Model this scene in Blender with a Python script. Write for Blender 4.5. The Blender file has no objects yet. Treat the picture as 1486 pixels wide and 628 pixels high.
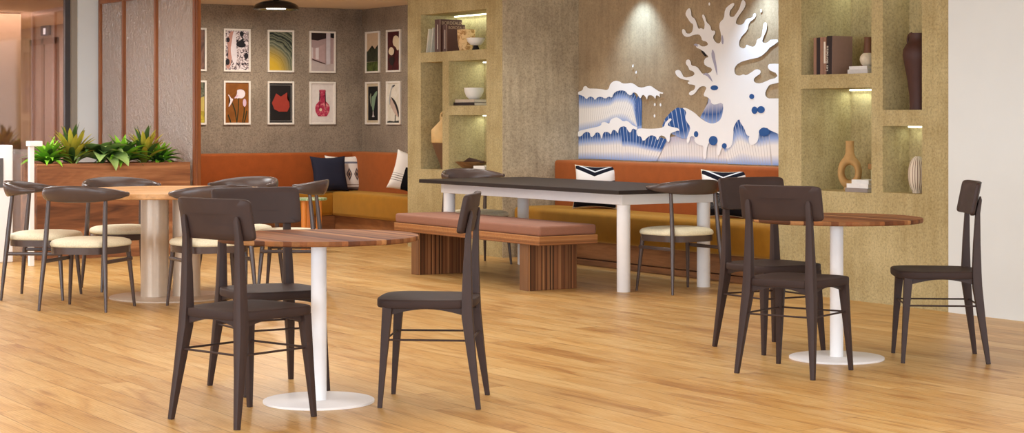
import bpy, bmesh, math, random
from mathutils import Vector, Matrix
random.seed(7)
PI = math.pi
scene = bpy.context.scene
COL = scene.collection

# ------------------------------------------------------------------ object helpers
def obj(name, bm, mat, parent=None, smooth=False, angle=40):
    me = bpy.data.meshes.new(name)
    bmesh.ops.recalc_face_normals(bm, faces=bm.faces)
    bm.to_mesh(me); bm.free()
    o = bpy.data.objects.new(name, me)
    COL.objects.link(o)
    for m in (mat if isinstance(mat, (list, tuple)) else [mat]):
        me.materials.append(m)
    if smooth:
        me.polygons.foreach_set('use_smooth', [True] * len(me.polygons))
        me.set_sharp_from_angle(angle=math.radians(angle))
    if parent: o.parent = parent
    return o
def tag(o, label, cat, group=None, kind=None):
    o['label'] = label; o['category'] = cat
    if group: o['group'] = group
    if kind: o['kind'] = kind
    return o
def thing(name, label, cat, loc=(0, 0, 0), rz=0, group=None):
    o = bpy.data.objects.new(name, None); COL.objects.link(o)
    o.location = loc; o.rotation_euler = (0, 0, rz); o.empty_display_size = .1
    return tag(o, label, cat, group)
def struct(name, bm, mat, parent=None, smooth=False):
    o = obj(name, bm, mat, parent, smooth); o['kind'] = 'structure'; return o
def dup(root, loc, rz, label=None, group=None):
    r = root.copy(); COL.objects.link(r); r.location = loc; r.rotation_euler = (0, 0, rz)
    if label: r['label'] = label
    if group: r['group'] = group
    for ch in list(root.children):
        c = ch.copy(); COL.objects.link(c); c.parent = r
        for g in ch.children:
            d = g.copy(); COL.objects.link(d); d.parent = c
    return r

# ------------------------------------------------------------------ mesh helpers
def NB(): return bmesh.new()
def box(bm, x0, x1, y0, y1, z0, z1, bev=0, seg=2, M=None):
    r = bmesh.ops.create_cube(bm, size=1)
    vs = r['verts']
    bmesh.ops.transform(bm, verts=vs, matrix=Matrix.Translation(((x0+x1)/2, (y0+y1)/2, (z0+z1)/2)) @ Matrix.Diagonal((x1-x0, y1-y0, z1-z0, 1)))
    if bev:
        es = list({e for v in vs for e in v.link_edges})
        n = bmesh.ops.bevel(bm, geom=es, offset=bev, segments=seg, profile=.5, affect='EDGES', clamp_overlap=True)
        vs = list({v for f in n['faces'] for v in f.verts} | {v for v in vs if v.is_valid})
    if M is not None: bmesh.ops.transform(bm, verts=vs, matrix=M)
    return bm
def loft(bm, rings, cap=True, closed=True):
    R = [[bm.verts.new(p) for p in r] for r in rings]
    n = len(R[0])
    for a, b in zip(R, R[1:]):
        for i in range(n if closed else n-1):
            j = (i+1) % n
            try: bm.faces.new((a[i], a[j], b[j], b[i]))
            except ValueError: pass
    if cap and closed:
        bm.faces.new(R[0][::-1]); bm.faces.new(R[-1])
    return bm
def frame_of(t, up=Vector((0, 0, 1))):
    t = t.normalized()
    if abs(t.dot(up)) > .98: up = Vector((0, 1, 0))
    a = t.cross(up).normalized(); b = a.cross(t).normalized()
    return a, b
def tube(bm, pts, rad, n=12, sq=0, up=Vector((0, 0, 1)), ry=None):
    pts = [Vector(p) for p in pts]
    if not isinstance(rad, (list, tuple)): rad = [rad]*len(pts)
    ry = ry or rad
    rings = []
    for i, p in enumerate(pts):
        t = pts[min(i+1, len(pts)-1)] - pts[max(i-1, 0)]
        a, b = frame_of(t, up)
        ring = []
        for k in range(n):
            th = 2*PI*k/n + (PI/n if sq else 0)
            c, s = math.cos(th), math.sin(th)
            if sq:
                m = 1/((abs(c)**sq + abs(s)**sq)**(1/sq)); c *= m; s *= m
            ring.append(p + a*(rad[i]*c) + b*(ry[i]*s))
        rings.append(ring)
    return loft(bm, rings)
def lathe(bm, prof, n=40, cx=0, cy=0, sx=1, sy=1):
    rings = [[(cx+r*sx*math.cos(2*PI*k/n), cy+r*sy*math.sin(2*PI*k/n), z) for k in range(n)] for r, z in prof]
    return loft(bm, rings)
def prism(bm, pts, d, axis='z', o=0.0):
    """polygon pts (2-D) extruded from o to o+d along the axis"""
    def P(u, v, w): return {'z': (u, v, w), 'x': (w, u, v), 'y': (u, w, v)}[axis]
    a = [bm.verts.new(P(u, v, o)) for u, v in pts]; b = [bm.verts.new(P(u, v, o+d)) for u, v in pts]
    n = len(pts)
    try:
        f1 = bm.faces.new(a); f2 = bm.faces.new(b[::-1])
        for i in range(n): bm.faces.new((a[i], a[(i+1) % n], b[(i+1) % n], b[i]))
        bmesh.ops.triangulate(bm, faces=[f1, f2], ngon_method='EAR_CLIP')
    except ValueError: pass
    return bm
def superell(t, a, b, e):
    c, s = math.cos(t), math.sin(t)
    return a*math.copysign(abs(c)**(2/e), c), b*math.copysign(abs(s)**(2/e), s)

# ------------------------------------------------------------------ materials
def s2l(c):
    return tuple(((v/255)/12.92 if v/255 <= .04045 else ((v/255+.055)/1.055)**2.4) for v in c) + (1,)
class G:
    def __init__(s, name):
        s.m = bpy.data.materials.new(name); s.m.use_nodes = True
        s.n = s.m.node_tree.nodes; s.l = s.m.node_tree.links
        s.b = s.n['Principled BSDF']; s.out = s.n['Material Output']
    def node(s, t, **k):
        nd = s.n.new(t)
        for a, v in k.items():
            if a in nd.inputs.keys(): nd.inputs[a].default_value = v
            else: setattr(nd, a, v)
        return nd
    def link(s, a, b): s.l.new(a, b)
    def coord(s, kind='Object', scale=(1, 1, 1), rot=(0, 0, 0)):
        tc = s.node('ShaderNodeTexCoord'); mp = s.node('ShaderNodeMapping')
        mp.inputs['Scale'].default_value = scale; mp.inputs['Rotation'].default_value = rot
        s.link(tc.outputs[kind], mp.inputs['Vector']); return mp.outputs['Vector']
    def noise(s, vec, scale, detail=4, rough=.55, dist=0):
        nd = s.node('ShaderNodeTexNoise', Scale=scale, Detail=detail, Roughness=rough, Distortion=dist)
        s.link(vec, nd.inputs['Vector']); return nd.outputs['Fac']
    def ramp(s, fac, stops, interp='LINEAR'):
        r = s.node('ShaderNodeValToRGB'); r.color_ramp.interpolation = interp
        e = r.color_ramp.elements
        while len(e) < len(stops): e.new(.5)
        for k, (p, c) in zip(e, stops): k.position = p; k.color = c
        s.link(fac, r.inputs['Fac']); return r.outputs['Color']
    def mix(s, a, b, fac, mode='MIX'):
        m = s.node('ShaderNodeMix', data_type='RGBA', blend_type=mode)
        for sock, v in ((m.inputs[6], a), (m.inputs[7], b), (m.inputs[0], fac)):
            if hasattr(v, 'is_output'): s.link(v, sock)
            else: sock.default_value = v
        return m.outputs[2]
    def math(s, op, a, b=0.0, c=None):
        m = s.node('ShaderNodeMath', operation=op)
        for i, v in enumerate((a, b) if c is None else (a, b, c)):
            if hasattr(v, 'is_output'): s.link(v, m.inputs[i])
            else: m.inputs[i].default_value = v
        return m.outputs[0]
    def bump(s, h, strength=.2, dist=.01):
        b = s.node('ShaderNodeBump', Strength=strength, Distance=dist)
        s.link(h, b.inputs['Height']); s.link(b.outputs['Normal'], s.b.inputs['Normal'])
    def fin(s, col=None, rough=.5, spec=.5, metal=0):
        if col is not None:
            if hasattr(col, 'is_output'): s.link(col, s.b.inputs['Base Color'])
            else: s.b.inputs['Base Color'].default_value = col
        if hasattr(rough, 'is_output'): s.link(rough, s.b.inputs['Roughness'])
        else: s.b.inputs['Roughness'].default_value = rough
        s.b.inputs['Specular IOR Level'].default_value = spec
        s.b.inputs['Metallic'].default_value = metal
        return s.m
def plain(name, rgb, rough=.5, spec=.5, metal=0, var=.06, nscale=30, bump=0):
    g = G(name); v = g.coord()
    f = g.noise(v, nscale, 3)
    c = s2l(rgb); d = tuple(x*(1-var*2) for x in c[:3]) + (1,)
    col = g.ramp(f, [(.3, d), (.7, c)])
    if bump: g.bump(f, bump, .004)
    return g.fin(col, rough, spec, metal)
def fabric(name, rgb, rough=.85, var=.12, scale=9, weave=350, sheen=.3):
    g = G(name); v = g.coord()
    f = g.noise(v, scale, 5, .6)
    w = g.noise(v, weave, 2, .5)
    c = s2l(rgb); d = tuple(x*(1-var*2.2) for x in c[:3]) + (1,)
    col = g.ramp(f, [(.25, d), (.75, c)])
    col = g.mix(col, g.ramp(w, [(.3, (.72, .72, .72, 1)), (.7, (1.1, 1.1, 1.1, 1))]), .5, 'MULTIPLY')
    g.bump(w, .25, .002)
    g.b.inputs['Sheen Weight'].default_value = sheen
    g.b.inputs['Sheen Roughness'].default_value = .5
    return g.fin(col, rough, .25)
def wood(name, light, dark, axis='x', scale=1.0, rough=.45, mid=None, ring=.5, spec=.4):
    """grain that runs along the axis"""
    g = G(name)
    sc = {'x': (1.2, 14, 14), 'y': (14, 1.2, 14), 'z': (14, 14, 1.2)}[axis]
    v = g.coord(scale=tuple(k*scale for k in sc))
    big = g.noise(v, .5, 4, .6, 1.2)
    fine = g.noise(v, 4.5, 5, .65, .4)
    l, d = s2l(light), s2l(dark); m = s2l(mid) if mid else tuple((a+b)/2 for a, b in zip(l, d))
    col = g.ramp(big, [(.28, d), (.47, m), (.62, l)])
    col = g.mix(col, g.ramp(fine, [(.32, (.6, .55, .5, 1)), (.6, (1.06, 1.05, 1.04, 1))]), ring, 'MULTIPLY')
    g.bump(fine, .08, .003)
    return g.fin(col, rough, spec)
def butcher(name, cols, across='x', width=.03, along=.9, rough=.4, spec=.4):
    """strips of different woods glued side by side; across = axis across the strips"""
    g = G(name); tc = g.node('ShaderNodeTexCoord'); sp = g.node('ShaderNodeSeparateXYZ')
    g.link(tc.outputs['Object'], sp.inputs[0])
    o = {'x': 'X', 'y': 'Y', 'z': 'Z'}
    q = sp.outputs[o[across]]
    row = g.math('FLOOR', g.math('DIVIDE', q, width))
    wn = g.node('ShaderNodeTexWhiteNoise', noise_dimensions='1D'); g.link(row, wn.inputs['W'])
    col = g.ramp(wn.outputs['Value'], [(i/max(1, len(cols)-1)*.9+.05, s2l(c)) for i, c in enumerate(cols)])
    ax = 'y' if across == 'x' else 'x'
    sc = {'x': (3, 60, 60), 'y': (60, 3, 60)}[ax] if along else (1, 1, 1)
    if along == 'z': sc = (60, 60, 3)
    v = g.coord(scale=sc)
    f = g.noise(v, 1, 5, .6, .6)
    col = g.mix(col, g.ramp(f, [(.3, (.62, .58, .55, 1)), (.65, (1.08, 1.06, 1.04, 1))]), .6, 'MULTIPLY')
    return g.fin(col, rough, spec)
def concrete(name, light, dark, streak=.5, speck=.5, rough=.9, sscale=1.0):
    g = G(name)
    v = g.coord(); vs = g.coord(scale=(9, 9, .7))
    a = g.noise(v, 2.2*sscale, 6, .62); s = g.noise(vs, 2.0*sscale, 5, .6); f = g.noise(v, 62*sscale, 4, .8)
    k = g.math('ADD', g.math('MULTIPLY', a, 1-streak), g.math('MULTIPLY', s, streak))
    col = g.ramp(k, [(.34, s2l(dark)), (.64, s2l(light))])
    col = g.mix(col, g.ramp(f, [(.36, (.55, .54, .52, 1)), (.5, (1, 1, 1, 1)), (.66, (1.25, 1.24, 1.2, 1))]), speck, 'MULTIPLY')
    g.bump(f, .25, .004)
    return g.fin(col, rough, .2)
def emit(name, rgb, strength):
    g = G(name); g.b.inputs['Base Color'].default_value = s2l(rgb)
    g.b.inputs['Emission Color'].default_value = s2l(rgb); g.b.inputs['Emission Strength'].default_value = strength
    return g.m

def floor_mat():
    g = G('oak_plank_floor'); tc = g.node('ShaderNodeTexCoord'); sp = g.node('ShaderNodeSeparateXYZ')
    g.link(tc.outputs['Object'], sp.inputs[0])
    W, L = .163, 1.75
    xr = g.math('DIVIDE', g.math('SUBTRACT', sp.outputs['X'], .098), W)
    row = g.math('FLOOR', xr)
    w1 = g.node('ShaderNodeTexWhiteNoise', noise_dimensions='1D'); g.link(row, w1.inputs['W'])
    yy = g.math('ADD', g.math('DIVIDE', sp.outputs['Y'], L), g.math('MULTIPLY', w1.outputs['Value'], 7.3))
    colid = g.math('FLOOR', yy)
    cx = g.node('ShaderNodeCombineXYZ'); g.link(row, cx.inputs[0]); g.link(colid, cx.inputs[1])
    w2 = g.node('ShaderNodeTexWhiteNoise', noise_dimensions='2D'); g.link(cx.outputs[0], w2.inputs['Vector'])
    # grain, shifted per plank
    off = g.node('ShaderNodeVectorMath', operation='SCALE'); off.inputs['Scale'].default_value = 13.0
    g.link(w2.outputs['Color'], off.inputs[0])
    ad = g.node('ShaderNodeVectorMath', operation='ADD'); g.link(tc.outputs['Object'], ad.inputs[0]); g.link(off.outputs[0], ad.inputs[1])
    mp = g.node('ShaderNodeMapping'); mp.inputs['Scale'].default_value = (5.5, 1.1, 1); g.link(ad.outputs[0], mp.inputs['Vector'])
    big = g.noise(mp.outputs[0], 1.1, 5, .6, 1.0)
    mp2 = g.node('ShaderNodeMapping'); mp2.inputs['Scale'].default_value = (60, 2.5, 1); g.link(ad.outputs[0], mp2.inputs['Vector'])
    fine = g.noise(mp2.outputs[0], 1.2, 5, .65, 1.5)
    base = g.ramp(big, [(.27, s2l(FL_D)), (.42, s2l(FL_M)), (.62, s2l(FL_L))])
    tone = g.ramp(w2.outputs['Value'], [(0, (.88, .83, .77, 1)), (.35, (.96, .94, .91, 1)), (1, (1.06, 1.07, 1.08, 1))])
    col = g.mix(base, tone, 1.0, 'MULTIPLY')
    col = g.mix(col, g.ramp(fine, [(.33, (.74, .68, .60, 1)), (.58, (1.03, 1.03, 1.02, 1))]), .55, 'MULTIPLY')
    # cathedral grain rings and knots
    mp3 = g.node('ShaderNodeMapping'); mp3.inputs['Scale'].default_value = (5.2, .8, 1); g.link(ad.outputs[0], mp3.inputs['Vector'])
    vo = g.node('ShaderNodeTexVoronoi', Scale=1.15); g.link(mp3.outputs[0], vo.inputs['Vector'])
    knot = g.ramp(vo.outputs['Distance'], [(.03, (.62, .50, .40, 1)), (.2, (1, 1, 1, 1))])
    col = g.mix(col, knot, .75, 'MULTIPLY')
    mp4 = g.node('ShaderNodeMapping'); mp4.inputs['Scale'].default_value = (9, 1.5, 1); g.link(ad.outputs[0], mp4.inputs['Vector'])
    smudge = g.noise(mp4.outputs[0], 1.0, 3, .5, .8)
    col = g.mix(col, g.ramp(smudge, [(.58, (1, 1, 1, 1)), (.72, (.68, .54, .42, 1))]), .8, 'MULTIPLY')
    mp5 = g.node('ShaderNodeMapping'); mp5.inputs['Scale'].default_value = (12, 1.1, 1); g.link(ad.outputs[0], mp5.inputs['Vector'])
    wv = g.node('ShaderNodeTexWave', Scale=1.6, Distortion=7.0, Detail=3.0); wv.inputs['Detail Scale'].default_value = .6; g.link(mp5.outputs[0], wv.inputs['Vector'])
    col = g.mix(col, g.ramp(wv.outputs['Fac'], [(.0, (.80, .72, .62, 1)), (.35, (1, 1, 1, 1))]), .55, 'MULTIPLY')
    # seams
    fx = g.math('FRACT', xr); ex = g.math('MINIMUM', fx, g.math('SUBTRACT', 1.0, fx))
    fy = g.math('FRACT', yy); ey = g.math('MULTIPLY', g.math('MINIMUM', fy, g.math('SUBTRACT', 1.0, fy)), L/W)
    e = g.math('MINIMUM', ex, ey)
    seam = g.ramp(e, [(.005, (.50, .40, .30, 1)), (.022, (1, 1, 1, 1))])
    col = g.mix(col, seam, .9, 'MULTIPLY')
    rough = g.ramp(fine, [(.2, (.42,)*3+(1,)), (.8, (.32,)*3+(1,))])
    g.bump(fine, .05, .002)
    return g.fin(col, rough, .3)
MUR = {'splash': [(12.125, 1.449), (12.186, 1.461), (12.163, 1.499), (12.14, 1.529), (12.167, 1.544), (12.221, 1.541), (12.26, 1.517), (12.299, 1.481), (12.358, 1.463), (12.388, 1.482), (12.358, 1.503), (12.309, 1.512), (12.289, 1.548), (12.319, 1.558), (12.388, 1.563), (12.401, 1.58), (12.358, 1.593), (12.477, 1.607), (12.547, 1.633), (12.577, 1.671), (12.557, 1.689), (12.507, 1.688), (12.477, 1.656), (12.447, 1.619), (12.338, 1.629), (12.299, 1.647), (12.319, 1.672), (12.378, 1.685), (12.388, 1.71), (12.427, 1.741), (12.417, 1.772), (12.378, 1.777), (12.352, 1.752), (12.348, 1.721), (12.27, 1.713), (12.221, 1.67), (12.192, 1.645), (12.086, 1.655), (12.058, 1.69), (12.163, 1.717), (12.179, 1.753), (12.154, 1.783), (12.106, 1.788), (12.163, 1.825), (12.221, 1.858), (12.28, 1.872), (12.285, 1.896), (12.241, 1.903), (12.211, 1.881), (12.154, 1.88), (12.115, 1.896), (12.144, 1.922), (12.202, 1.93), (12.211, 1.96), (12.241, 1.986), (12.319, 1.983), (12.397, 1.965), (12.457, 1.982), (12.481, 2.019), (12.467, 2.043), (12.433, 2.03), (12.417, 1.999), (12.358, 1.996), (12.328, 2.02), (12.319, 2.074), (12.358, 2.088), (12.397, 2.126), (12.433, 2.165), (12.407, 2.206), (12.368, 2.217), (12.348, 2.185), (12.348, 2.142), (12.299, 2.122), (12.27, 2.072), (12.25, 2.029), (12.211, 2.039), (12.173, 2.019), (12.163, 2.079), (12.192, 2.117), (12.202, 2.148), (12.179, 2.153), (12.154, 2.121), (12.144, 2.085), (12.086, 2.052), (12.077, 2.009), (12.029, 2.008), (12.02, 1.989), (12.058, 1.955), (12.029, 1.918), (11.991, 1.898), (11.954, 1.903), (11.944, 1.944), (11.95, 1.986), (11.972, 2.035), (11.963, 2.077), (11.907, 2.104), (11.897, 2.181), (11.841, 2.214), (11.786, 2.231), (11.767, 2.216), (11.804, 2.182), (11.832, 2.166), (11.838, 2.119), (11.786, 2.11), (11.749, 2.138), (11.703, 2.183), (11.684, 2.235), (11.657, 2.251), (11.624, 2.22), (11.639, 2.18), (11.694, 2.136), (11.739, 2.096), (11.758, 2.056), (11.712, 2.042), (11.657, 2.046), (11.621, 2.091), (11.539, 2.093), (11.53, 2.128), (11.503, 2.13), (11.495, 2.109), (11.521, 2.081), (11.584, 2.06), (11.603, 1.991), (11.675, 1.952), (11.712, 1.906), (11.712, 1.865), (11.666, 1.846), (11.63, 1.851), (11.621, 1.88), (11.584, 1.867), (11.53, 1.853), (11.495, 1.876), (11.486, 1.916), (11.432, 1.926), (11.414, 1.983), (11.405, 2.041), (11.379, 2.051), (11.356, 2.033), (11.37, 1.975), (11.405, 1.931), (11.423, 1.891), (11.37, 1.877), (11.303, 1.915), (11.3, 1.881), (11.335, 1.83), (11.441, 1.769), (11.566, 1.755), (11.675, 1.74), (11.749, 1.713), (11.776, 1.672), (11.758, 1.63), (11.694, 1.623), (11.657, 1.636), (11.621, 1.622), (11.539, 1.655), (11.495, 1.674), (11.441, 1.665), (11.437, 1.636), (11.495, 1.613), (11.53, 1.591), (11.512, 1.561), (11.441, 1.554), (11.335, 1.581), (11.3, 1.598), (11.309, 1.65), (11.353, 1.68), (11.344, 1.709), (11.3, 1.713), (11.274, 1.69), (11.282, 1.638), (11.239, 1.597), (11.256, 1.569), (11.317, 1.552), (11.361, 1.513), (11.388, 1.467), (11.353, 1.432), (11.282, 1.431), (11.234, 1.476), (11.227, 1.304), (11.227, 1.189), (11.239, 1.034), (11.274, 1.028), (11.296, 1.074), (11.289, 1.132), (11.335, 1.189), (11.423, 1.2), (11.459, 1.165), (11.468, 1.089), (11.521, 1.054), (11.575, 1.053), (11.594, 1.106), (11.575, 1.123), (11.621, 1.135), (11.643, 1.187), (11.694, 1.234), (11.712, 1.27), (11.767, 1.222), (11.786, 1.187), (11.786, 1.115), (11.804, 1.044), (11.86, 1.014), (11.907, 1.031), (11.944, 1.018), (11.963, 0.964), (11.991, 0.958), (12.005, 0.994), (11.991, 1.054), (12.058, 1.083), (12.115, 1.064), (12.14, 1.004), (12.144, 0.931), (12.173, 0.924), (12.192, 0.966), (12.173, 1.039), (12.26, 1.044), (12.309, 1.08), (12.299, 1.111), (12.358, 1.122), (12.378, 1.061), (12.407, 1.055), (12.413, 1.097), (12.378, 1.147), (12.358, 1.196), (12.417, 1.245), (12.433, 1.281), (12.413, 1.33), (12.477, 1.361), (12.417, 1.361), (12.299, 1.318), (12.231, 1.275), (12.144, 1.239), (12.067, 1.224), (11.991, 1.239), (11.944, 1.269), (11.916, 1.341), (11.925, 1.407), (12.029, 1.383), (12.077, 1.396), (12.086, 1.426)], 'droplets': [[(12.089, 2.235), (12.093, 2.225), (12.102, 2.221), (12.11, 2.226), (12.114, 2.236), (12.11, 2.247), (12.102, 2.25), (12.093, 2.246)], [(11.421, 2.146), (11.424, 2.136), (11.432, 2.132), (11.44, 2.137), (11.443, 2.147), (11.44, 2.157), (11.432, 2.16), (11.424, 2.156)], [(12.85, 1.391), (12.854, 1.38), (12.864, 1.376), (12.873, 1.38), (12.877, 1.391), (12.873, 1.401), (12.864, 1.406), (12.854, 1.401)], [(12.768, 1.388), (12.771, 1.377), (12.781, 1.373), (12.79, 1.377), (12.794, 1.388), (12.79, 1.398), (12.781, 1.403), (12.771, 1.398)], [(12.854, 1.291), (12.858, 1.281), (12.868, 1.276), (12.877, 1.281), (12.881, 1.291), (12.877, 1.302), (12.868, 1.306), (12.858, 1.302)], [(13.182, 1.759), (13.174, 1.733), (13.191, 1.723), (13.206, 1.736)], [(13.133, 1.7), (13.125, 1.675), (13.142, 1.665), (13.157, 1.678)]], 'hook_dark': [(12.221, 1.851), (12.173, 1.838), (12.138, 1.801), (12.154, 1.791), (12.192, 1.817)], 'swell_top': [(12.76, 1.205), (12.74, 1.255), (12.658, 1.315), (12.557, 1.36), (12.477, 1.361)], 'blue_drops': [[(11.516, 1.449), (11.522, 1.436), (11.538, 1.428), (11.558, 1.429), (11.575, 1.437), (11.581, 1.45), (11.575, 1.463), (11.558, 1.471), (11.538, 1.471), (11.522, 1.462)], [(11.473, 1.337), (11.481, 1.319), (11.5, 1.307), (11.525, 1.307), (11.544, 1.319), (11.552, 1.337), (11.544, 1.356), (11.525, 1.367), (11.5, 1.367), (11.481, 1.356)], [(11.382, 1.341), (11.392, 1.324), (11.417, 1.313), (11.447, 1.313), (11.472, 1.324), (11.482, 1.342), (11.472, 1.36), (11.447, 1.37), (11.417, 1.37), (11.392, 1.359)], [(12.248, 1.136), (12.254, 1.12), (12.27, 1.11), (12.289, 1.11), (12.305, 1.119), (12.311, 1.135), (12.305, 1.151), (12.289, 1.161), (12.27, 1.161), (12.254, 1.151)], [(11.988, 1.084), (11.999, 1.06), (12.029, 1.044), (12.067, 1.044), (12.098, 1.058), (12.109, 1.082), (12.098, 1.107), (12.067, 1.122), (12.029, 1.122), (11.999, 1.108)], [(11.98, 1.527), (11.99, 1.514), (12.017, 1.507), (12.049, 1.507), (12.076, 1.515), (12.086, 1.528), (12.076, 1.541), (12.049, 1.548), (12.017, 1.548), (11.99, 1.54)], [(11.321, 1.16), (11.334, 1.14), (11.369, 1.127), (11.413, 1.126), (11.449, 1.139), (11.462, 1.159), (11.449, 1.18), (11.413, 1.193), (11.369, 1.193), (11.334, 1.18)], [(11.867, 1.041), (11.874, 1.027), (11.891, 1.018), (11.911, 1.018), (11.928, 1.026), (11.935, 1.04), (11.928, 1.054), (11.911, 1.063), (11.891, 1.063), (11.874, 1.055)], [(11.216, 1.321), (11.222, 1.313), (11.238, 1.308), (11.257, 1.308), (11.273, 1.313), (11.279, 1.322), (11.273, 1.33), (11.257, 1.335), (11.238, 1.335), (11.222, 1.33)]], 'left_foam': [(14.064, 1.494), (14.056, 1.516), (13.976, 1.529), (13.963, 1.565), (13.914, 1.571), (13.884, 1.545), (13.778, 1.544), (13.656, 1.536), (13.595, 1.527), (13.559, 1.538), (13.535, 1.587), (13.464, 1.613), (13.393, 1.605), (13.346, 1.584), (13.275, 1.583), (13.217, 1.589), (13.159, 1.574), (13.113, 1.549), (13.045, 1.542), (12.977, 1.555), (12.92, 1.557), (12.864, 1.532), (12.798, 1.504), (12.736, 1.494), (12.753, 1.484), (12.798, 1.49), (12.786, 1.45), (12.809, 1.468), (12.847, 1.475), (12.853, 1.437), (12.882, 1.464), (12.92, 1.475), (12.965, 1.473), (12.977, 1.428), (12.999, 1.463), (13.04, 1.483), (13.068, 1.45), (13.09, 1.453), (13.125, 1.491), (13.182, 1.506), (13.217, 1.472), (13.264, 1.486), (13.31, 1.521), (13.416, 1.522), (13.487, 1.495), (13.507, 1.454), (13.559, 1.471), (13.607, 1.447), (13.68, 1.469), (13.741, 1.463), (13.778, 1.435), (13.802, 1.463), (13.864, 1.474), (13.914, 1.443), (13.951, 1.472), (14.014, 1.487)], 'mid_foam': [(14.064, 1.121), (14.051, 1.15), (13.926, 1.169), (13.778, 1.187), (13.68, 1.202), (13.668, 1.233), (13.607, 1.237), (13.547, 1.216), (13.535, 1.258), (13.44, 1.283), (13.381, 1.265), (13.334, 1.242), (13.275, 1.251), (13.182, 1.204), (13.113, 1.19), (13.125, 1.163), (13.194, 1.183), (13.217, 1.141), (13.252, 1.148), (13.299, 1.203), (13.393, 1.189), (13.416, 1.126), (13.445, 1.161), (13.499, 1.167), (13.523, 1.118), (13.559, 1.146), (13.644, 1.145), (13.668, 1.068), (13.692, 1.131), (13.753, 1.145), (13.802, 1.102), (13.839, 1.094), (13.864, 1.144), (13.938, 1.143), (14.001, 1.1), (14.051, 1.1)], 'right_foam': [(13.136, 1.163), (13.09, 1.183), (12.954, 1.177), (12.82, 1.181), (12.731, 1.192), (12.709, 1.232), (12.643, 1.275), (12.611, 1.259), (12.665, 1.232), (12.676, 1.206), (12.6, 1.193), (12.524, 1.186), (12.503, 1.16), (12.535, 1.166), (12.578, 1.153), (12.643, 1.139), (12.643, 1.072), (12.676, 1.058), (12.709, 1.112), (12.786, 1.124), (12.82, 1.07), (12.842, 1.11), (12.909, 1.123), (12.954, 1.109), (13.033, 1.061), (13.068, 1.115), (13.113, 1.108)], 'w_upper_left': ([(14.064, 1.516), (13.778, 1.498), (13.507, 1.495), (13.416, 1.536), (13.229, 1.534), (13.148, 1.471), (13.155, 1.354), (13.148, 1.258)], [(14.064, 1.128), (13.778, 1.173), (13.559, 1.23), (13.416, 1.244), (13.322, 1.238), (13.252, 1.217), (13.182, 1.204), (13.136, 1.183)]), 'w_edge': ([(13.148, 1.437), (13.125, 1.464), (13.09, 1.47), (13.063, 1.429)], [(13.155, 1.258), (13.125, 1.17), (13.095, 1.174), (13.063, 1.184)]), 'w_low_left': ([(14.064, 1.135), (13.852, 1.158), (13.656, 1.166), (13.416, 1.196), (13.346, 1.161)], [(14.064, 0.891), (13.852, 0.896), (13.656, 0.895), (13.416, 0.894), (13.31, 0.892)]), 'w_mid': ([(13.393, 1.196), (13.299, 1.203), (13.136, 1.183), (12.954, 1.137), (12.687, 1.085)], [(13.322, 0.892), (13.229, 0.894), (13.09, 0.892), (12.954, 0.892), (12.842, 0.895)]), 'w_pale': ([(12.842, 1.003), (12.775, 1.057), (12.687, 1.098), (12.513, 1.127), (12.322, 1.128), (12.175, 1.103), (11.889, 1.08), (11.631, 1.083)], [(12.842, 0.895), (12.731, 0.894), (12.622, 0.894), (12.47, 0.894), (12.301, 0.895), (12.092, 0.894), (11.889, 0.893), (11.631, 0.896)]), 'w_swell': ([(12.76, 1.205), (12.719, 1.268), (12.638, 1.324), (12.547, 1.364), (12.457, 1.356), (12.407, 1.305)], [(12.75, 1.155), (12.658, 1.144), (12.567, 1.119), (12.477, 1.096), (12.417, 1.096), (12.358, 1.182)]), 'w_right': ([(11.935, 1.065), (11.86, 1.126), (11.804, 1.245), (11.739, 1.274), (11.639, 1.21), (11.495, 1.175), (11.353, 1.211), (11.221, 1.234)], [(11.86, 0.89), (11.786, 0.892), (11.712, 0.891), (11.621, 0.891), (11.53, 0.892), (11.423, 0.893), (11.335, 0.892), (11.221, 0.893)]), 'w_curl': ([(12.125, 1.401), (12.106, 1.497), (12.077, 1.539), (12.029, 1.554), (11.972, 1.537), (11.982, 1.496), (11.935, 1.459), (11.916, 1.411)], [(12.231, 1.28), (12.192, 1.262), (12.144, 1.238), (12.086, 1.222), (12.029, 1.223), (11.972, 1.238), (11.939, 1.28), (11.916, 1.352)])}
FL_L, FL_M, FL_D = (215, 180, 122), (204, 161, 97), (179, 132, 75)
M = {}
M['floor'] = floor_mat()
M['ceil'] = plain('warm_ceiling_paint', (240, 226, 206), .9, .2, var=.02, nscale=3)
M['white_wall'] = plain('cream_wall_paint', (226, 230, 229), .85, .25, var=.015, nscale=3)
M['stone_y'] = concrete('ochre_concrete_plaster', (194, 178, 134), (164, 145, 100), .3, .65)
M['stone_g'] = concrete('grey_concrete_wallpaper', (196, 180, 150), (158, 142, 116), .45, .7)
M['stone_m'] = concrete('mural_wall_concrete', (184, 161, 127), (150, 127, 99), .3, .42)
M['stone_b'] = concrete('dark_concrete_wallpaper', (158, 144, 127), (130, 117, 103), .2, .75)
M['dark'] = plain('dark_brown_lacquer', (60, 45, 41), .5, .28, var=.05, nscale=14)
M['seat_dark'] = plain('dark_brown_seat', (60, 46, 42), .62, .2, var=.06, nscale=8)
M['elbow'] = plain('smoked_brown_lacquer', (82, 67, 62), .27, .5, var=.07, nscale=10)
M['cream'] = fabric('cream_leather', (243, 235, 204), .55, .04, 6, 120, .05)
M['white'] = plain('white_powder_coat', (242, 241, 241), .4, .4, var=.01)
M['beige_metal'] = plain('beige_steel', (206, 186, 164), .3, .5, var=.03, metal=.25)
WAL = [(92, 54, 32), (132, 80, 46), (160, 104, 60), (108, 66, 38), (184, 132, 82), (124, 76, 44)]
M['top_wal'] = butcher('walnut_strip_tabletop', WAL, 'x', .027, rough=.6, spec=.2)
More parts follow.
